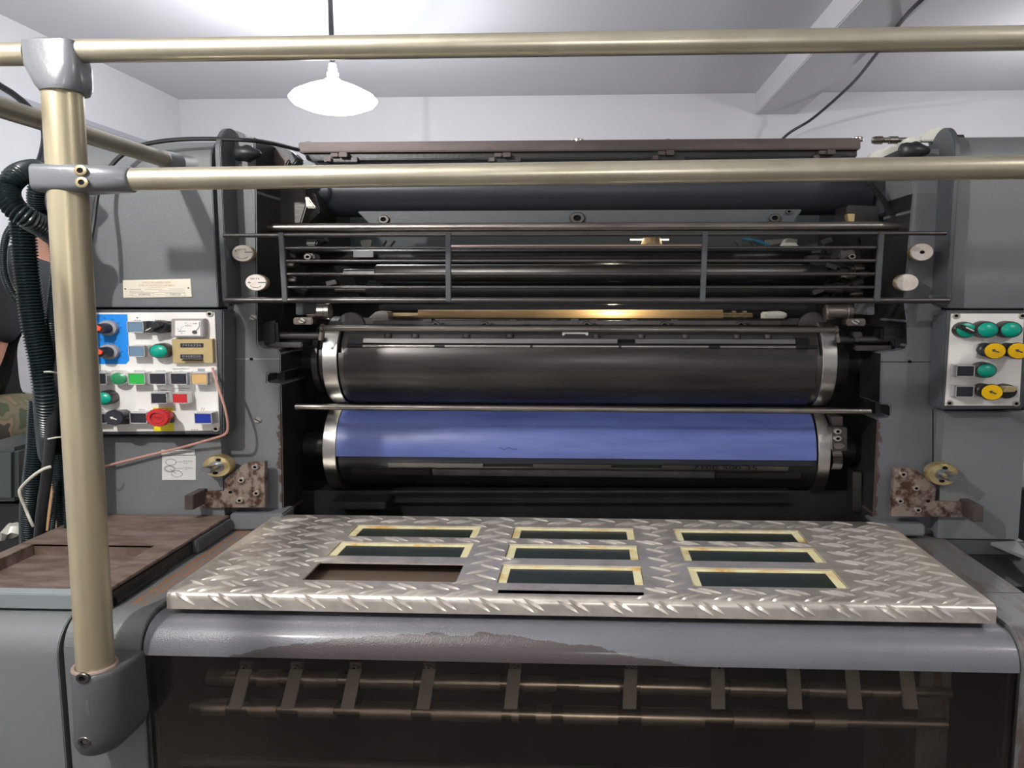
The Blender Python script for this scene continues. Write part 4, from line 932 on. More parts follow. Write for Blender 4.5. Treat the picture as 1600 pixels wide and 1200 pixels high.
def rndbutton(par, px, py, rpx, m, Yf, Yb, lab, dome=0.005, ring=None, name='push_button'):
    g = NB(); c = P(px, py, Yf); r = rpx*Yf/1200/SX*1.0
    lathe(g, c, [(r*0.9, 0.006), (r*1.12, 0.006), (r*1.18, 0.010), (r*1.22, Yb-Yf)], 'y', SX*1.04, 32); o = obj(name, g, ring or m_darksteel, par); o['label'] = lab
    g = NB(); lathe(g, c, [(0.0004, 0.0), (r*0.5, dome*0.15), (r*0.85, dome*0.6), (r, dome), (r, 0.012)], 'y', SX*1.04, 32); obj('button_cap', g, m, o); return o
cp = thing('control_panel', 'larger white control panel with gauge, blue label and red stop button, left of the cylinders', 'control panel', (P(240, 680, 1.45)), 'control panels on the press')
PY = 1.435
b = NB(); boxpx(b, 128, 484, 349, 679, PY+0.003, 1.49, 0.003); boxpx(b, 126, 486, 351, 677, PY+0.012, 1.49, 0.003); obj('housing', b, m_paint_d, cp)
b = NB(); prism(b, ppx([(128, 488.5), (335, 488), (343, 673), (128, 675)], PY), PY, PY+0.005, 0.0008); obj('faceplate', b, m_white, cp)
for px, py in ((328, 490.5), (337.5, 670)): bolt(cp, px, py, PY, 6, name='panel_screw', depth=0.002)
b = NB(); prism(b, ppx([(128, 491), (199, 491), (202, 563), (197, 568.5), (128, 569)], PY), PY-0.0006, PY+0.001); obj('blue_label', b, m_bluelab, cp)
b = NB(); prism(b, ppx([(239, 637), (270, 637), (272, 673.2), (240, 673.5)], PY), PY-0.0006, PY+0.001); obj('yellow_label', b, m_yel2, cp)
BF = 1.412
for i, (py) in enumerate((513, 550)):
    c = P(163+i*2, py, BF+0.008); g = NB(); r = 17*BF/1200/SX
    lathe(g, c, [(r*0.3, 0.004), (r*0.95, 0.006), (r, 0.010), (r, 0.016)], 'y', SX, 32); o = obj('rotary_knob', g, m_greyp, cp); o['label'] = ('upper' if i == 0 else 'lower')+' rotary knob with orange-red pointer on the blue label'
    g = NB(); lathe(g, c, [(0.0004, -0.018), (r*0.55, -0.018), (r*0.62, -0.014), (r*0.66, 0.006)], 'y', SX, 24); obj('knob_grip', g, m_rubber, o)
    k_ = BF/1200; q = P(150+i*2, py, BF-0.012); g = NB(); prism(g, [(q.x-8*k_, q.z+6*k_), (q.x+2*k_, q.z+5*k_), (q.x+9*k_, q.z+0.5*k_), (q.x+7*k_, q.z-4*k_), (q.x-8*k_, q.z-5*k_)], BF-0.014, BF-0.006, 0.0008); obj('pointer', g, m_orange, o)
for s, px, py, h in (('30', 151, 499, 2.2), ('40', 163, 497, 2.2), ('50', 176, 499, 2.2), ('60', 185, 505, 2.2), ('70', 189, 512, 2.2), ('80', 187, 519, 2.2), ('30', 153, 536, 2.2), ('40', 165, 534.5, 2.2), ('50', 178, 536, 2.2), ('60', 187, 542, 2.2), ('70', 191, 549, 2.2), ('80', 188, 556, 2.2), ('REGEN', 152, 494, 2.2), ('REGEN', 154, 530.5, 2.2)):
    text(s, px, py, PY-0.001, h, m_ink, cp, 'scale_number')
sqbutton(cp, 211, 511, 27, 18, m_gbbtn, BF, PY, 'grey-blue square button, upper', -1); sqbutton(cp, 213, 549, 27, 18, m_gbbtn, BF, PY, 'grey-blue square button, lower', -1)
# black selector
c = P(247, 511, BF); g = NB(); box(g, X(228, 511, BF+.012), X(264, 511, BF+.012), BF+0.012, PY, c.z-0.0105, c.z+0.0105, 0.001); lathe(g, c, [(0.0004, 0), (0.011, 0), (0.0125, 0.004), (0.0125, 0.018)], 'y', SX, 28); o = obj('selector_switch', g, m_blkbtn, cp)
g = NB(); box(g, c.x-0.019, c.x+0.012, BF-0.012, BF+0.001, c.z-0.0035, c.z+0.0035, 0.001, Matrix.Rotation(-0.35, 4, 'Y')); obj('selector_lever', g, m_rubber, o)
g = NB(); box(g, c.x-0.018, c.x-0.006, BF-0.013, BF-0.0119, c.z-0.0045, c.z-0.003, 0.0003, Matrix.Rotation(-0.45, 4, 'Y')); obj('selector_mark', g, m_cream, o)
rndbutton(cp, 245, 549, 13.5, m_teal, BF-0.004, PY, 'teal round button below the black selector')
# gauge
g = NB(); c = P(292, 513, 1.418); boxpx(g, 267, 498, 318, 527, 1.418, PY, 0.0015); ga = obj('analogue_gauge', g, mat('gauge_grey', (0.33, 0.31, 0.30), 0.4), cp); ga['label'] = 'square needle gauge'
g = NB(); boxpx(g, 273.5, 501, 313, 524.5, 1.4172, 1.42); obj('gauge_face', g, m_white, ga)
g = NB()
sweep(g, [P(303, 518, 1.4165), P(308, 515, 1.4165), P(312, 509, 1.4165), P(311, 503, 1.4165)], 0.0004, 5); lathe(g, P(304, 519, 1.4165), [(0.0003, -0.0008), (0.0035, -0.0008), (0.0035, 0.001)], 'y', SX, 16)
boxpx(g, 278, 517, 290, 517.6, 1.4168, 1.418)
for i in range(9):
    a = pi*(0.97-0.065*i*1.0); q = (303+math.cos(a)*23, 519-math.sin(a)*14.5); q2 = (303+math.cos(a)*21, 519-math.sin(a)*13.2); sweep(g, [P(*q, 1.4168), P(*q2, 1.4168)], 0.0003, 4)
obj('gauge_needle', g, m_ink, ga)
text('%', 284, 520.5, 1.417, 2, m_ink, ga); text('0', 278, 514, 1.417, 1.8, m_ink, ga); text('50', 290, 504.5, 1.417, 1.8, m_ink, ga); text('100', 305, 505.5, 1.417, 1.8, m_ink, ga); text('MAN%', 295, 509, 1.417, 1.8, m_ink, ga)
# hour meter
g = NB(); prism(g, ppx([(268, 530), (331.5, 529.5), (333, 567.5), (270, 568)], 1.424), 1.424, PY, 0.0008); hm = obj('counter_plate', g, m_brassp, cp); hm['label'] = 'brass plate with two number counters'
for y_, s in ((539.5, '7416326'), (557, '0468500')):
    g = NB(); boxpx(g, 281.5, y_-3.2, 317, y_+3.2, 1.4225, 1.4245, 0.0004); oo = obj('counter_window', g, m_blkbtn, hm)
    text(s, 299.5, y_, 1.4224, 3.6, m_greyp, oo, wpx=31)
g = NB(); boxpx(g, 284, 561.5, 314, 564, 1.415, 1.4245, 0.0006); obj('reset_bar', g, m_blkbtn, hm)
text('VDO', 299.5, 547.5, 1.4238, 2.2, m_brass, hm)
for px, lab, m_ in ((153, 'black square button in the long row, nearest the post', m_blkbtn), (213, 'bright green square button in the long row', m_green), (246, 'black square button right of the green one', m_blkbtn), (279, 'black square button with a white scratch', m_blkbtn), (311, 'amber square button at the end of the long row', m_beige)):
    sqbutton(cp, px, 592, 28, 19, m_, BF, PY, lab, -1)
rndbutton(cp, 183, 592, 12.5, m_dgreen, BF, PY, 'dark green round button with chrome ring', 0.003, m_chrome)
rndbutton(cp, 158, 623, 13, m_teal, BF-0.004, PY, 'teal round button beside the post')
sqbutton(cp, 248, 622.5, 27, 18, m_blkbtn, BF, PY, 'black square button left of the red one', -1); sqbutton(cp, 281, 622.5, 26, 17, m_red, BF, PY, 'red square button', -1)
sqbutton(cp, 153, 654, 28, 17, m_blkbtn, BF+0.004, PY, 'black square button in the bottom row by the post', -1)
sqbutton(cp, 216, 653.5, 29, 18, m_blkbtn, BF+0.004, PY, 'black square button left of the stop button', -1)
g = NB(); c = P(177, 653, BF-0.014); lathe(g, c, [(0.0004, 0), (0.0135, 0), (0.0145, 0.002), (0.0145, 0.006), (0.011, 0.008), (0.011, 0.036)], 'y', SX*1.0, 28); boxpx(g, 166, 645, 200, 663, BF+0.014, PY, 0.001); kk = obj('arrow_knob', g, m_blkbtn, cp); kk['label'] = 'black round knob with white arrow'
def arrow(par, px, py, Y, s, m):
    k_ = Y/1200*s; q = P(px, py, Y); a = -0.42
    pts = [(-6, 0), (-1.5, 3), (-1.5, 1), (6, 1), (6, -1), (-1.5, -1), (-1.5, -3)]
    g = NB(); prism(g, [(q.x+(x*math.cos(a)-z*math.sin(a))*k_*1.2, q.z+(x*math.sin(a)+z*math.cos(a))*k_) for x, z in pts], Y-0.0006, Y+0.0006); return obj('arrow_mark', g, m, par)
arrow(kk, 177, 653.5, BF-0.0142, 0.85, m_white)
g = NB(); boxpx(g, 232, 645, 269, 661, BF+0.014, PY, 0.001); c = P(245, 653, BF-0.020)
r = 0.0168; mn = []
n = 100
def ringpts(rr0, h, wave=0.0): return [(c.x+math.cos(2*pi*i/n)*(rr0*(1+wave*math.cos(20*2*pi*i/n)))*SX, c.y+h, c.z+math.sin(2*pi*i/n)*(rr0*(1+wave*math.cos(20*2*pi*i/n)))) for i in range(n)]
es = obj('emergency_stop', g, m_darksteel, cp); es['label'] = 'red mushroom emergency stop button'
g = NB(); levels = [(0.0005, 0.002, 0), (0.0095, 0.002, 0), (0.0105, 0.0, 0), (0.0155, 0.0, 0.01), (r, 0.003, 0.03), (r, 0.010, 0.03), (0.012, 0.012, 0), (0.010, 0.035, 0)]
prev = None
for rr0, h, wv in levels:
    ring = [g.verts.new(p_) for p_ in ringpts(rr0, h, wv)]
    if prev:
        for i in range(n): g.faces.new([prev[i], prev[(i+1) % n], ring[(i+1) % n], ring[i]])
    prev = ring
obj('mushroom_cap', g, m_red, es)
g = NB(); sweep(g, [(c.x+math.cos(2*pi*i/30)*0.0102*SX, c.y+0.0003, c.z+math.sin(2*pi*i/30)*0.0102) for i in range(31)], 0.0008, 6); obj('cap_groove', g, mat('dark_red_groove', (0.22, 0.01, 0.012), 0.5), es)
text('STOP', 245, 653, BF-0.0185, 5, mat('dark_red_print', (0.25, 0.02, 0.02), 0.5), es, wpx=19)
sqbutton(cp, 317, 654, 29, 18, m_bluebtn, BF, PY, 'dark blue square button, bottom right', -1)
for s, px, py, h, w_ in (('HANDELEN', 159, 579.5, 2, 17), ('KOMPRESSOR', 186.5, 579.5, 2, 24), ('PRODUKTIE', 218.5, 579.5, 2, 18), ('SNELLER', 251, 579.5, 2, 16), ('INLEGAPPARAAT', 283, 576.5, 2, 27), ('IN', 283, 580, 2, 4), ('LANGZAMER', 251, 610, 2, 23), ('INLEGAPPARAAT', 284, 607, 2, 27), ('STOP', 283, 610.5, 2.2, 9), ('VOOR', 157, 640, 2, 10), ('BEVEILIGING', 189.5, 640.3, 2, 21), ('TERUG', 221.5, 640, 2, 11), ('+', 214.5, 496.5, 4, 5), ('\u2022\u2022\u2022', 215, 500.5, 1.5, 10), ('\u2022\u2022\u2022', 247, 500.5, 1.5, 10), ('//', 317, 639, 4.5, 7), ('\u2022\u2022\u2022', 304, 671.5, 1.2, 11)):
    text(s, px, py, PY, h, m_ink, cp, 'legend', wpx=w_)
b = NB(); boxpx(b, 309, 576, 320, 580.5, PY-0.0005, PY+0.001); obj('grey_mark', b, m_greyp, cp)
# right panel
cq = thing('control_panel', 'smaller white control panel with yellow arrow knobs and teal buttons, right of the cylinders', 'control panel', (P(1540, 645, 1.45)), 'control panels on the press')
b = NB(); prism(b, ppx([(1477, 485), (1604, 485), (1600, 639), (1470, 640)], PY+0.003), PY+0.003, 1.49, 0.003); obj('housing', b, m_paint_d, cq)
b = NB(); prism(b, ppx([(1487, 490), (1601, 490), (1593, 634), (1477, 634)], PY), PY, PY+0.005, 0.0008); obj('faceplate', b, m_white, cq)
for px, py in ((1493.5, 493.5), (1597, 493.5), (1483, 630), (1587.5, 630.5)): bolt(cq, px, py, PY, 6, name='panel_screw', depth=0.002)
rndbutton(cq, 1546, 515.5, 14.5, m_teal, BF-0.004, PY, 'teal dome button in the top row, middle'); rndbutton(cq, 1583, 515.5, 14.5, m_teal, BF-0.004, PY, 'teal dome button in the top row, right')
o = rndbutton(cq, 1512, 516, 14, m_teal, BF+0.006, PY, 'teal selector with black lever', 0.002, None, 'selector_switch')
c = P(1512, 515, BF-0.002); g = NB(); box(g, c.x-0.015, c.x+0.015, BF-0.006, BF+0.008, c.z-0.004, c.z+0.004, 0.0015, Matrix.Rotation(0.42, 4, 'Y')); obj('selector_lever', g, m_rubber, o)
g = NB(); box(g, c.x-0.006, c.x+0.010, BF-0.0068, BF-0.0059, c.z-0.000, c.z+0.002, 0.0003, Matrix.Rotation(0.42, 4, 'Y')); obj('selector_mark', g, m_cream, o)
rndbutton(cq, 1544, 579.5, 13.5, m_teal, BF-0.004, PY, 'teal dome button beside a black square button')
sqbutton(cq, 1509, 580, 28, 18, m_blkbtn, BF, PY, 'black square button, upper', 1); sqbutton(cq, 1508, 612, 28, 18, m_blkbtn, BF, PY, 'black square button, lower', 1)
g = NB(); boxpx(g, 1525, 539, 1604, 557.5, PY-0.009, PY, 0.001); boxpx(g, 1521, 603, 1592, 621, PY-0.009, PY, 0.001); obj('knob_base_plate', g, m_chrome, cq)
for px, py, lab in ((1555.5, 548.5, 'yellow arrow knob, middle of the panel'), (1592, 548.5, 'yellow arrow knob at the right edge'), (1551, 613.3, 'yellow arrow knob in the bottom row')):
    c = P(px, py, BF-0.020); g = NB(); lathe(g, c, [(0.009, 0.003), (0.0145, 0.002), (0.0148, 0.006), (0.011, 0.008), (0.0105, 0.022), (0.0125, 0.024), (0.0125, 0.040)], 'y', SX, 32); o = obj('arrow_knob', g, m_rubber, cq); o['label'] = lab
    g = NB(); lathe(g, c, [(0.0004, 0), (0.0132, 0), (0.0138, 0.002), (0.0138, 0.004)], 'y', SX, 32); obj('knob_cap', g, m_yellow, o); arrow(o, px, py, BF-0.0204, 0.85, m_ink)
c = P(1577, 612.5, BF); g = NB(); lathe(g, c, [(0.0004, 0.004), (0.012, 0.004), (0.013, 0.007), (0.013, 0.023)], 'y', SX, 28); ks = obj('key_switch', g, m_rubber, cq); ks['label'] = 'key switch with brass key'
q = P(1578, 609.5, BF-0.015); g = NB(); prism(g, [(q.x-0.012, q.z-0.004), (q.x-0.007, q.z+0.005), (q.x+0.009, q.z+0.006), (q.x+0.013, q.z+0.002), (q.x+0.008, q.z-0.003)], BF-0.016, BF+0.005, 0.0006); obj('key', g, m_brass, ks)
# ------------------------------------------------------------------ wires
b = NB(); p_ = spline([P(332, 575, 1.428), P(336, 590, 1.42), P(345, 617, 1.415), P(352, 640, 1.415), P(356, 664, 1.42), P(352, 678, 1.425), P(330, 686, 1.44), P(280, 700, 1.455), P(225, 713, 1.458), P(150, 732, 1.455), P(120, 737, 1.45)], 8); sweep(b, p_, 0.0026, 8)
tag(obj('copper_wire', b, m_copper), 'pinkish copper wire hanging from the larger control panel toward the post', 'wire')
b = NB(); p_ = spline([P(137, 400, 1.38), P(146, 350, 1.40), P(152, 305, 1.42), P(163, 275, 1.43), P(185, 247, 1.435), P(215, 229, 1.44), P(262, 219.5, 1.445), P(320, 217, 1.45), P(385, 219, 1.46), P(425, 224, 1.52), P(466, 234, 1.64)], 8); sweep(b, p_, 0.0042, 8)
tag(obj('black_cable', b, m_rubber), 'black cable arching over the grey cover to the top beam', 'cable')
# ------------------------------------------------------------------ railing
RY = 0.985
rail = thing('safety_railing', 'champagne-coloured tubular railing with thick post across the front of the press', 'railing', (P(160, 1165, RY)))
cpo = P(148.5, 1037, RY)
R1 = 0.0238
zt_ = Zc(97, 110, RY)
b = NB(); sweep(b, [(X(97, 130, RY), RY, zt_), (cpo.x, RY, cpo.z-0.04)], R1, 40); obj('post', b, m_post, rail)
b = NB(); sweep(b, [P(192, 280.5, RY), P(2450, 250, RY)], 0.0142, 32); obj('lower_rail', b, m_rail, rail)
b = NB(); sweep(b, [P(118, 80, RY), P(2450, 47.5, RY)], 0.0142, 32); obj('upper_rail', b, m_rail, rail)
b = NB(); sweep(b, [P(-150, 86, RY), P(45, 84.5, RY)], 0.0142, 32); obj('upper_rail', b, m_rail, rail)
q_ = P(2440, 250, RY); b = NB(); sweep(b, [(q_.x, RY, P(2440, 40, RY).z), (q_.x, RY, 0.0)], R1, 32); obj('post', b, m_post, rail)
# tee casting at the top
def loft(bm, secs, n=32):
    """secs: list of (centre, half-width vector a, half-depth vector b, squareness)"""
    prev = None; first_ = None
    for c, A, B, q in secs:
        ring = []
        for i in range(n):
            t = 2*pi*i/n; ct, stt = math.cos(t), math.sin(t)
            ring.append(bm.verts.new(Vector(c)+Vector(A)*(abs(ct)**q*(1 if ct >= 0 else -1))+Vector(B)*(abs(stt)**q*(1 if stt >= 0 else -1))))
        if prev:
            for i in range(n): bm.faces.new([prev[i], prev[(i+1) % n], ring[(i+1) % n], ring[i]])
        else: bm.faces.new(ring[::-1])
        prev = ring
    bm.faces.new(prev); return bm
k = RY/1200
xt = X(90, 100, RY)
zA = Zc(90, 64, RY); zB = Zc(100, 146, RY)
b = NB(); loft(b, [((xt-0.002, RY, zA), (34*k, 0, 0), (0, 0.014, 0), 0.6), ((xt-0.002, RY, zA-4*k), (41*k, 0, 0), (0, 0.021, 0), 0.4), ((xt+1*k, RY, zA-40*k), (43*k, 0, 0), (0, 0.025, 0), 0.5), ((xt+8*k, RY, zB+8*k), (37*k, 0, 0), (0, 0.029, 0), 0.8), ((xt+9*k, RY, zB), (32*k, 0, 0), (0, 0.028, 0), 0.9)]); obj('tee_fitting', b, m_clamp, rail)
# clamp with socket for the lower rail
b = NB()
cz_ = Zc(120, 280, RY)
xa = X(62, 280, RY); xb = X(208, 281, RY)
loft(b, [((xa+2*k, RY, cz_), (0, 0.020, 0), (0, 0, 17*k), 0.6), ((xa+7*k, RY, cz_), (0, 0.027, 0), (0, 0, 21.5*k), 0.45), ((xa+70*k, RY, cz_-0.001), (0, 0.0285, 0), (0, 0, 21.5*k), 0.45), ((xa+110*k, RY, cz_-0.001), (0, 0.024, 0), (0, 0, 20.5*k), 0.6), ((xb-4*k, RY, cz_-0.001), (0, 0.0195, 0), (0, 0, 20*k), 0.9), ((xb-0.5*k, RY, cz_-0.001), (0, 0.0175, 0), (0, 0, 18*k), 1.0)]); cl = obj('clamp_fitting', b, m_clamp, rail)
for px, py in ((126, 266.5), (128, 285)): bolt(cl, px, py, RY-0.0278, 10.5, sx=1.25, depth=0.0015, m=m_brassb if 'm_brassb' in globals() else mat('tarnished_bolt', (0.45, 0.37, 0.22), 0.4, 0.9))
# base bracket
zt2 = Zc(160, 1041, RY); zb2 = Zc(160, 1166, RY)
b = NB()
xc = X(160, 1100, RY)
def dsec(z, s=1.0, xo=0.0, wl=48, wr=42):
    pts = []
    for i in range(17):
        t = pi+pi*i/16
        rx_ = (wl if math.cos(t) < 0 else wr)*k*s
        pts.append((xc+xo+math.cos(t)*rx_, RY+0.010+math.sin(t)*0.042*s, z))
    pts += [(xc+xo+wr*k*s, YN, z), (xc+xo-wl*k*s, YN, z)]
    return pts
lv = [dsec(zt2, 0.93), dsec(zt2-0.002, 0.97), dsec(zt2-0.006, 1.0), dsec(zb2+0.030, 1.04), dsec(zb2+0.012, 0.99, -0.004), dsec(zb2, 0.80, -0.008)]
prev = None
for L_ in lv:
    ring = [b.verts.new(p_) for p_ in L_]
    if prev:
        n_ = len(ring)
        for i in range(n_): b.faces.new([prev[i], prev[(i+1) % n_], ring[(i+1) % n_], ring[i]])
    else: b.faces.new(ring[::-1])
    prev = ring
b.faces.new(prev)
base = obj('base_bracket', b, mat('bracket_grey', (0.085, 0.088, 0.092), 0.4, 0.1, 0.25, 250, coat=0.1), rail)
for px, py in ((130, 1059), (133, 1158)): bolt(base, px, py, RY-0.031, 12, sx=1.3, depth=0.003, m=m_darksteel)
b = NB(); sweep(b, [(X(148.5, 1040, RY)+math.cos(a)*0.0265, RY+math.sin(a)*0.0265, zt2+0.0005) for a in [2*pi*i/28 for i in range(29)]], 0.003, 8); obj('worn_collar', b, mat('worn_pinkish_metal', (0.33, 0.25, 0.22), 0.5, 0.3), base)
text('MIVINTIVIOW', 137, 1115, RY-0.0325, 7, mat('embossed_grey', (0.16, 0.165, 0.17), 0.4), base, 'embossed_lettering', wpx=46, rotz=-pi/2)
# rail running back to the press
hr = thing('side_handrail', 'champagne tube handrail running back to the left cover of the press', 'handrail', (P(262, 252, 1.44)))
c = P(262, 251, 1.44); b = NB(); sweep(b, [(c.x, 1.44, c.z), (c.x, 0.35, c.z)], 0.0140, 28); obj('tube', b, mat('dull_champagne_tube', (0.40, 0.36, 0.27), 0.4, 0.6, 0.05, 60, 0.5, 12, (0.28, 0.26, 0.2)), hr)
b = NB(); loft(b, [((c.x, 1.425, c.z), (0.0165, 0, 0), (0, 0, 0.0165), 1.0), ((c.x, 1.45, c.z), (0.019, 0, 0), (0, 0, 0.018), 1.0), ((c.x, CY-0.006, c.z), (0.022, 0, 0), (0, 0, 0.018), 0.9), ((c.x+0.006, CY, c.z), (0.038, 0, 0), (0, 0, 0.016), 1.0)]); so = obj('flange_socket', b, m_clamp, hr)
bolt(so, 264+18, 256, CY-0.004, 7)
# ------------------------------------------------------------------ hoses
def hose(pts, r, label, pitch=0.0050, group='corrugated hoses', m=m_hose, amp=0.22, cat='hose', name='corrugated_hose', seg=20):
    path = resample(spline(pts, 16), pitch/4)
    rr_ = [r*(1-amp*(0.0, 0.35, 1.0, 0.35)[i % 4]) for i in range(len(path))]
    g = NB(); sweep(g, path, rr_, seg); o = obj(name, g, m, None, angle=70); tag(o, label, cat, 'corrugated hoses in the bundle by the post'); return o
H = 1.30
hose([P(92, 295, 1.36), P(80, 275, 1.38), P(56, 266, 1.36), P(28, 274, 1.30), P(12, 296, 1.28), P(20, 322, 1.27), P(44, 341, 1.28), P(75, 360, 1.32), P(99, 385, 1.36), P(106, 440, 1.38), P(110, 560, 1.38), P(114, 700, 1.38), P(118, 835, 1.38)], 0.0195, 'thick black corrugated hose looping over the top of the bundle', 0.0055, None)
hose([P(66, 275, 1.42), P(57, 300, 1.42), P(60, 330, 1.43), P(72, 352, 1.43), P(90, 380, 1.43), P(94, 450, 1.43)], 0.0165, 'black corrugated hose curving down inside the loop beside the post', 0.0045, None)
hose([P(34, 325, 1.34), P(36, 360, 1.34), P(40, 410, 1.34), P(46, 458, 1.34), P(54, 513, 1.34), P(65, 568, 1.34), P(72, 620, 1.34), P(76, 675, 1.37), P(80, 720, 1.42)], 0.0215, 'widest black corrugated hose hanging straight down in the middle of the bundle', 0.0055, None)
hose([P(60, 625, 1.40), P(58, 660, 1.40), P(56, 700, 1.40), P(50, 755, 1.40), P(46, 800, 1.41), P(46, 850, 1.42)], 0.0175, 'black corrugated hose at the lower left of the bundle, behind the string', 0.0048, None)
hose([P(93, 630, 1.40), P(92, 680, 1.40), P(93, 740, 1.40), P(99, 790, 1.40), P(104, 840, 1.40)], 0.0150, 'black corrugated hose at the lower right of the bundle, next to the post', 0.0045, None)
hose([P(22, 350, 1.42), P(10, 370, 1.42), P(5, 400, 1.42), P(8, 432, 1.42), P(22, 462, 1.42), P(40, 480, 1.42)], 0.0075, 'thin black corrugated hose bowed out to the left of the bundle', 0.0035, None, seg=14)
hose([P(88, 430, 1.36), P(82, 480, 1.36), P(82, 520, 1.36), P(87, 560, 1.38), P(95, 600, 1.4)], 0.010, 'slim black corrugated hose tucked between the widest hose and the post', 0.0040, None, seg=14)
hose([P(90, 752, 1.38), P(84, 800, 1.37), P(78, 850, 1.36)], 0.006, 'thin glossy corrugated tube crossing behind the bundle foot', 0.0035, None, seg=12)
b = NB(); sweep(b, spline([P(96, 555, 1.345), P(88, 600, 1.345), P(82, 650, 1.345), P(77, 700, 1.345), P(72, 750, 1.345), P(65, 800, 1.35), P(60, 855, 1.36)], 10), [0.0085]*20+[0.0095]*41, 16)
tag(obj('smooth_hose', b, m_rubber), 'smooth black rubber hose running down in front of the corrugated ones', 'hose')
b = NB(); sweep(b, spline([P(80, 729, 1.33), P(68, 733, 1.325), P(50, 745, 1.325), P(33, 762, 1.33), P(31, 772, 1.33), P(40, 795, 1.34), P(47, 812, 1.34), P(52, 822, 1.345)], 8), 0.0028, 8)
tag(obj('string', b, m_string), 'dirty white string tied round the hoses and dangling', 'string')
for (a, c, lab) in (((69, 581), (90, 583), 'short white cable tie on the widest hose'), ((75, 686), (103, 683), 'cream cable tie round the hose bundle above the string')):
    b = NB(); sweep(b, spline([P(*a, 1.31), P((a[0]+c[0])/2, (a[1]+c[1])/2-1, 1.305), P(*c, 1.32)], 5), 0.0014, 6); tag(obj('cable_tie', b, m_string), lab, 'cable tie', 'cable ties on the hoses')
# ------------------------------------------------------------------ left background clutter
b = NB(); loft(b, [((P(20, 838, 1.5)), (0.03, 0, 0), (0, 0.02, 0), 1), ((P(30, 828, 1.5)), (0.034, 0, 0), (0, 0.03, 0), 1), ((P(32, 820, 1.5)), (0.022, 0, 0), (0, 0.02, 0), 1)], 24)
for v in b.verts: v.co += Vector((random.uniform(-.004, .004), random.uniform(-.004, .004), random.uniform(-.004, .004)))
tag(obj('plastic_bag', b, m_bag), 'crumpled clear plastic bag at the foot of the hoses behind the tray', 'bag')
b = NB(); boxpx(b, 70, 735, 100, 830, 1.62, 1.75, 0.002); tag(obj('cardboard_box', b, m_card), 'brown cardboard box glimpsed between the hoses', 'box')
b = NB(); boxpx(b, -60, 700, 24, 785, 1.60, 1.84, 0.01); cab = obj('metal_drum_cabinet', b, m_greencab); b = NB(); boxpx(b, -62, 788, 60, 980, 1.62, 1.84, 0.004); tag(cab, 'dark green-grey metal cabinet behind the hoses at the left edge', 'cabinet')
obj('cabinet_base', b, m_deep, cab)
b = NB(); boxpx(b, 25, 703, 48, 754, 1.78, 1.83, 0.004); obj('grey_side_sheet', b, m_greyp, cab)
b = NB(); pts = []
for (a, c) in ((38, 518), (31, 525), (26, 540), (25, 555), (28, 590), (31, 608), (36, 615), (60, 618), (66, 518)): pts.append((a, c))
prism(b, ppx(pts, 1.55), 1.55, 1.562, 0.003); tag(obj('plastic_sheet', b, m_greyp), 'light grey rounded plastic panel standing behind the hose bundle', 'panel')
# ------------------------------------------------------------------ person behind the hoses
def skin_mesh(name, verts, edges, radii, m, parent, sub=2, root=0):
    me = bpy.data.meshes.new(name); me.from_pydata([tuple(v) for v in verts], edges, []); me.update()
    o = bpy.data.objects.new(name, me); COL.objects.link(o)
    md = o.modifiers.new('skin', 'SKIN'); sv = me.skin_vertices[0].data
    for i, r in enumerate(radii): sv[i].radius = (r if isinstance(r, tuple) else (r, r)); sv[i].use_root = (i == root)
    s = o.modifiers.new('sub', 'SUBSURF'); s.levels = sub; s.render_levels = sub
    bpy.context.view_layer.update(); dg = bpy.context.evaluated_depsgraph_get()
    me2 = bpy.data.meshes.new_from_object(o.evaluated_get(dg)); bpy.data.objects.remove(o)
    for p_ in me2.polygons: p_.use_smooth = True
    me2.materials.clear(); me2.materials.append(m)
    return link(name, me2, parent)
yp = 2.35
hip = P(22, 655, yp); wst = P(30, 590, yp); chs = P(44, 480, yp); shm = P(60, 418, yp); nek = P(76, 385, yp); hd0 = P(92, 345, yp); hd1 = P(102, 305, yp)
sl_ = shm+Vector((-0.10, 0.12, -0.02)); sr_ = shm+Vector((0.02, -0.15, -0.03)); el = sr_+Vector((-0.06, -0.05, -0.27)); wr = el+Vector((-0.03, -0.20, -0.12))
el2 = sl_+Vector((-0.05, 0.0, -0.27)); wr2 = el2+Vector((0.0, -0.22, -0.10))
kn = hip+Vector((-0.10, -0.38, 0.02)); an = kn+Vector((0.0, 0.04, -0.42)); kn2 = hip+Vector((-0.16, -0.36, 0.02)); an2 = kn2+Vector((-0.02, 0.05, -0.42))
kn.x += 0.16
hpR = hip+Vector((0.08, -0.04, 0)); hpL = hip+Vector((-0.10, -0.04, 0))
person = thing('person', 'person in black shirt and camouflage trousers sitting behind the hose bundle', 'person', (hip.x, hip.y, hip.z-0.1))
vs = [hip, wst, chs, shm, nek, hd0, hd1, sr_, el, wr, sl_, el2, wr2, hpR, kn, an, hpL, kn2, an2]
es_ = [(0, 1), (1, 2), (2, 3), (3, 4), (4, 5), (5, 6), (3, 7), (7, 8), (8, 9), (3, 10), (10, 11), (11, 12), (0, 13), (13, 14), (14, 15), (0, 16), (16, 17), (17, 18)]
rd = [0.11, 0.10, 0.12, 0.075, 0.05, 0.075, 0.07, 0.05, 0.038, 0.027, 0.05, 0.038, 0.027, 0.085, 0.06, 0.04, 0.085, 0.06, 0.04]
nv_ = len(vs)
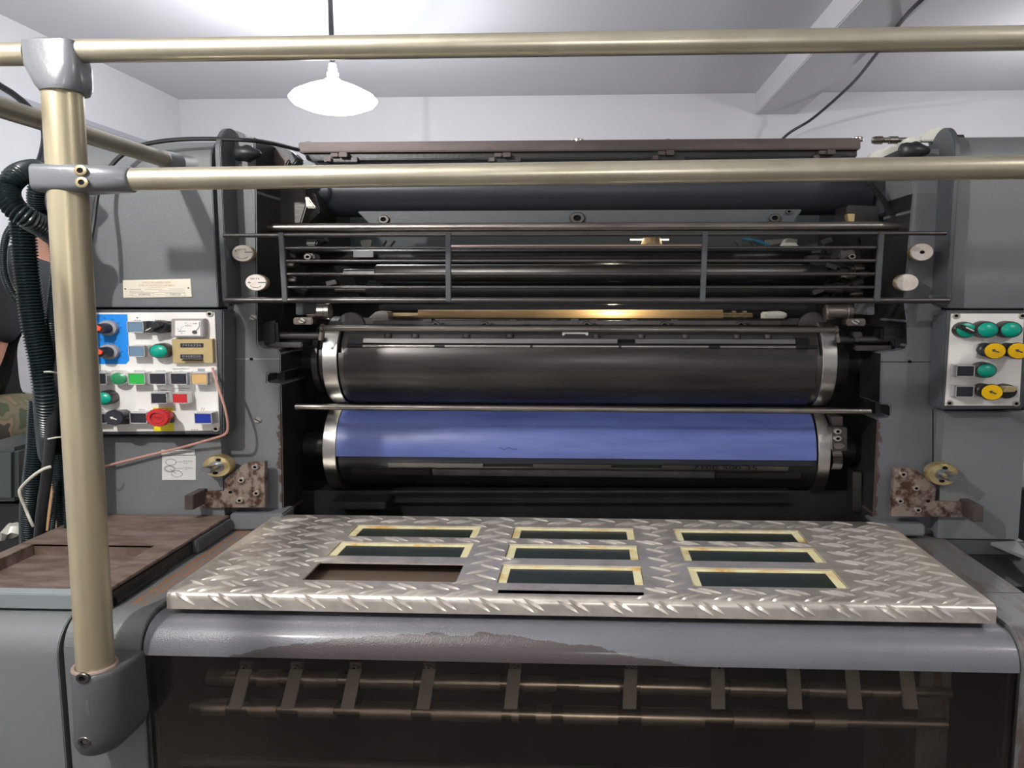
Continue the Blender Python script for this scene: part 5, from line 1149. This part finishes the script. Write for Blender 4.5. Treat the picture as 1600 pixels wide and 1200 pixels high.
# fingers
for wv, dirv in ((wr, Vector((-0.1, -0.8, -0.5)).normalized()), (wr2, Vector((0.05, -0.85, -0.45)).normalized())):
    iw = vs.index(wv); palm = wv+dirv*0.07; vs.append(palm); ip = len(vs)-1; es_.append((iw, ip)); rd.append(0.028)
    side = dirv.cross(Vector((0, 0, 1))).normalized()
    for q, L_ in ((-1.5, .06), (-.5, .075), (.5, .08), (1.5, .07)):
        a_ = palm+side*0.018*q+dirv*0.03; c_ = a_+dirv*L_*0.5+Vector((0, 0, -0.01)); d_ = c_+dirv*L_*0.4+Vector((0, 0, -0.02))
        i0 = len(vs); vs += [a_, c_, d_]; rd += [0.010, 0.009, 0.007]; es_ += [(ip, i0), (i0, i0+1), (i0+1, i0+2)]
    t0 = wv+dirv*0.035+side*0.035; i0 = len(vs); vs += [t0, t0+dirv*0.03+side*0.012]; rd += [0.011, 0.009]; es_ += [(iw, i0), (i0, i0+1)]
body = skin_mesh('body', vs, es_, rd, m_skin, person)
# face features on the head (turned to the right, away from the hoses)
fc_ = NB(); f0 = (hd0+hd1)/2
for s in (-1, 1):
    bmesh.ops.create_uvsphere(fc_, u_segments=10, v_segments=6, radius=0.010, matrix=Matrix.Translation(f0+Vector((0.056, 0.028*s, 0.005))))
obj('eyes', fc_, m_white, person)
fc_ = NB(); loft(fc_, [(f0+Vector((0.066, 0, 0.01)), (0, 0.006, 0), (0.006, 0, 0.0), 1), (f0+Vector((0.082, 0, -0.025)), (0, 0.013, 0), (0.014, 0, 0), 1), (f0+Vector((0.07, 0, -0.034)), (0, 0.006, 0), (0.006, 0, 0), 1)], 12)
bmesh.ops.create_uvsphere(fc_, u_segments=10, v_segments=6, radius=0.02, matrix=Matrix.Translation(f0+Vector((0.062, 0, -0.055))) @ Matrix.Diagonal((0.5, 1.1, 0.3, 1)))
for s in (-1, 1): bmesh.ops.create_uvsphere(fc_, u_segments=10, v_segments=6, radius=0.025, matrix=Matrix.Translation(f0+Vector((-0.005, 0.075*s, -0.01))) @ Matrix.Diagonal((0.6, 0.3, 1.1, 1)))
obj('face_features', fc_, m_skin, person)
skin_mesh('hair', [hd0+Vector((-0.035, 0, 0.01)), hd1+Vector((-0.02, 0, 0.0)), hd1+Vector((0.01, 0, 0.02))], [(0, 1), (1, 2)], [0.068, 0.078, 0.066], m_hair, person)
vs = [hip+Vector((0, 0, 0.02)), wst, chs, shm+Vector((0, 0, 0.0)), sr_, sr_.lerp(el, 0.75), sl_, sl_.lerp(el2, 0.75), shm.lerp(nek, 0.6)]
skin_mesh('shirt', vs, [(0, 1), (1, 2), (2, 3), (3, 4), (4, 5), (3, 6), (6, 7), (3, 8)], [0.128, 0.130, 0.150, 0.118, 0.080, 0.062, 0.080, 0.062, 0.078], m_shirt, person)
vs = [hip+Vector((0, 0, -0.01)), hpR, kn, an, hpL, kn2, an2]
skin_mesh('trousers', vs, [(0, 1), (1, 2), (2, 3), (0, 4), (4, 5), (5, 6)], [0.128, 0.105, 0.078, 0.06, 0.105, 0.078, 0.06], m_camo, person)
b = NB(); box(b, hip.x-0.2, hip.x+0.2, hip.y-0.2, hip.y+0.2, hip.z-0.165, hip.z-0.115, 0.01); stl = obj('stool_top', b, m_greencab)
tag(stl, 'low dark stool under the person behind the hoses', 'stool'); stl.name = 'stool'
for dx in (-.17, .17):
    for dy in (-.17, .17):
        b = NB(); sweep(b, [(hip.x+dx, hip.y+dy, hip.z-0.165), (hip.x+dx*1.1, hip.y+dy*1.1, 0)], 0.014, 10); obj('leg', b, m_darksteel, stl)
# ------------------------------------------------------------------ right background
nm = thing('neighbour_machine', 'dark machinery of another press glimpsed at the right edge', 'machine', (1.5, 2.6, 0))
b = NB(); bz = P(1600, 735, 2.4).z-0.045; box(b, 1.25, 1.9, 2.33, 3.2, 0, bz, 0.01); obj('body', b, m_black, nm)
b = NB()
for i in range(3):
    b = NB(); cylx(b, 1.28, 1.9, 2.47+0.03*i, 1.14+0.03*(i % 2)-0.08*i, 0.014, 14); obj('roller', b, m_steel, nm)
b = NB(); box(b, 1.31, 1.35, 2.44, 2.6, bz-0.001, 1.32, 0.004); box(b, 1.31, 1.85, 2.5, 2.55, 1.22, 1.25, 0.004); box(b, 1.81, 1.85, 2.44, 2.6, bz-0.001, 1.25, 0.004); obj('upper_frame', b, m_browns, nm)
b = NB(); c = P(1600, 735, 2.4); lathe(b, c, [(0.001, -0.045), (0.035, -0.045), (0.04, -0.02), (0.038, 0.02), (0.014, 0.04), (0.012, 0.055), (0.001, 0.055)], 'z', seg=24); tag(obj('plastic_bottle', b, mat('translucent_white_plastic', (0.6, 0.6, 0.58), 0.3)), 'white translucent plastic bottle on the machinery at the right edge', 'bottle')
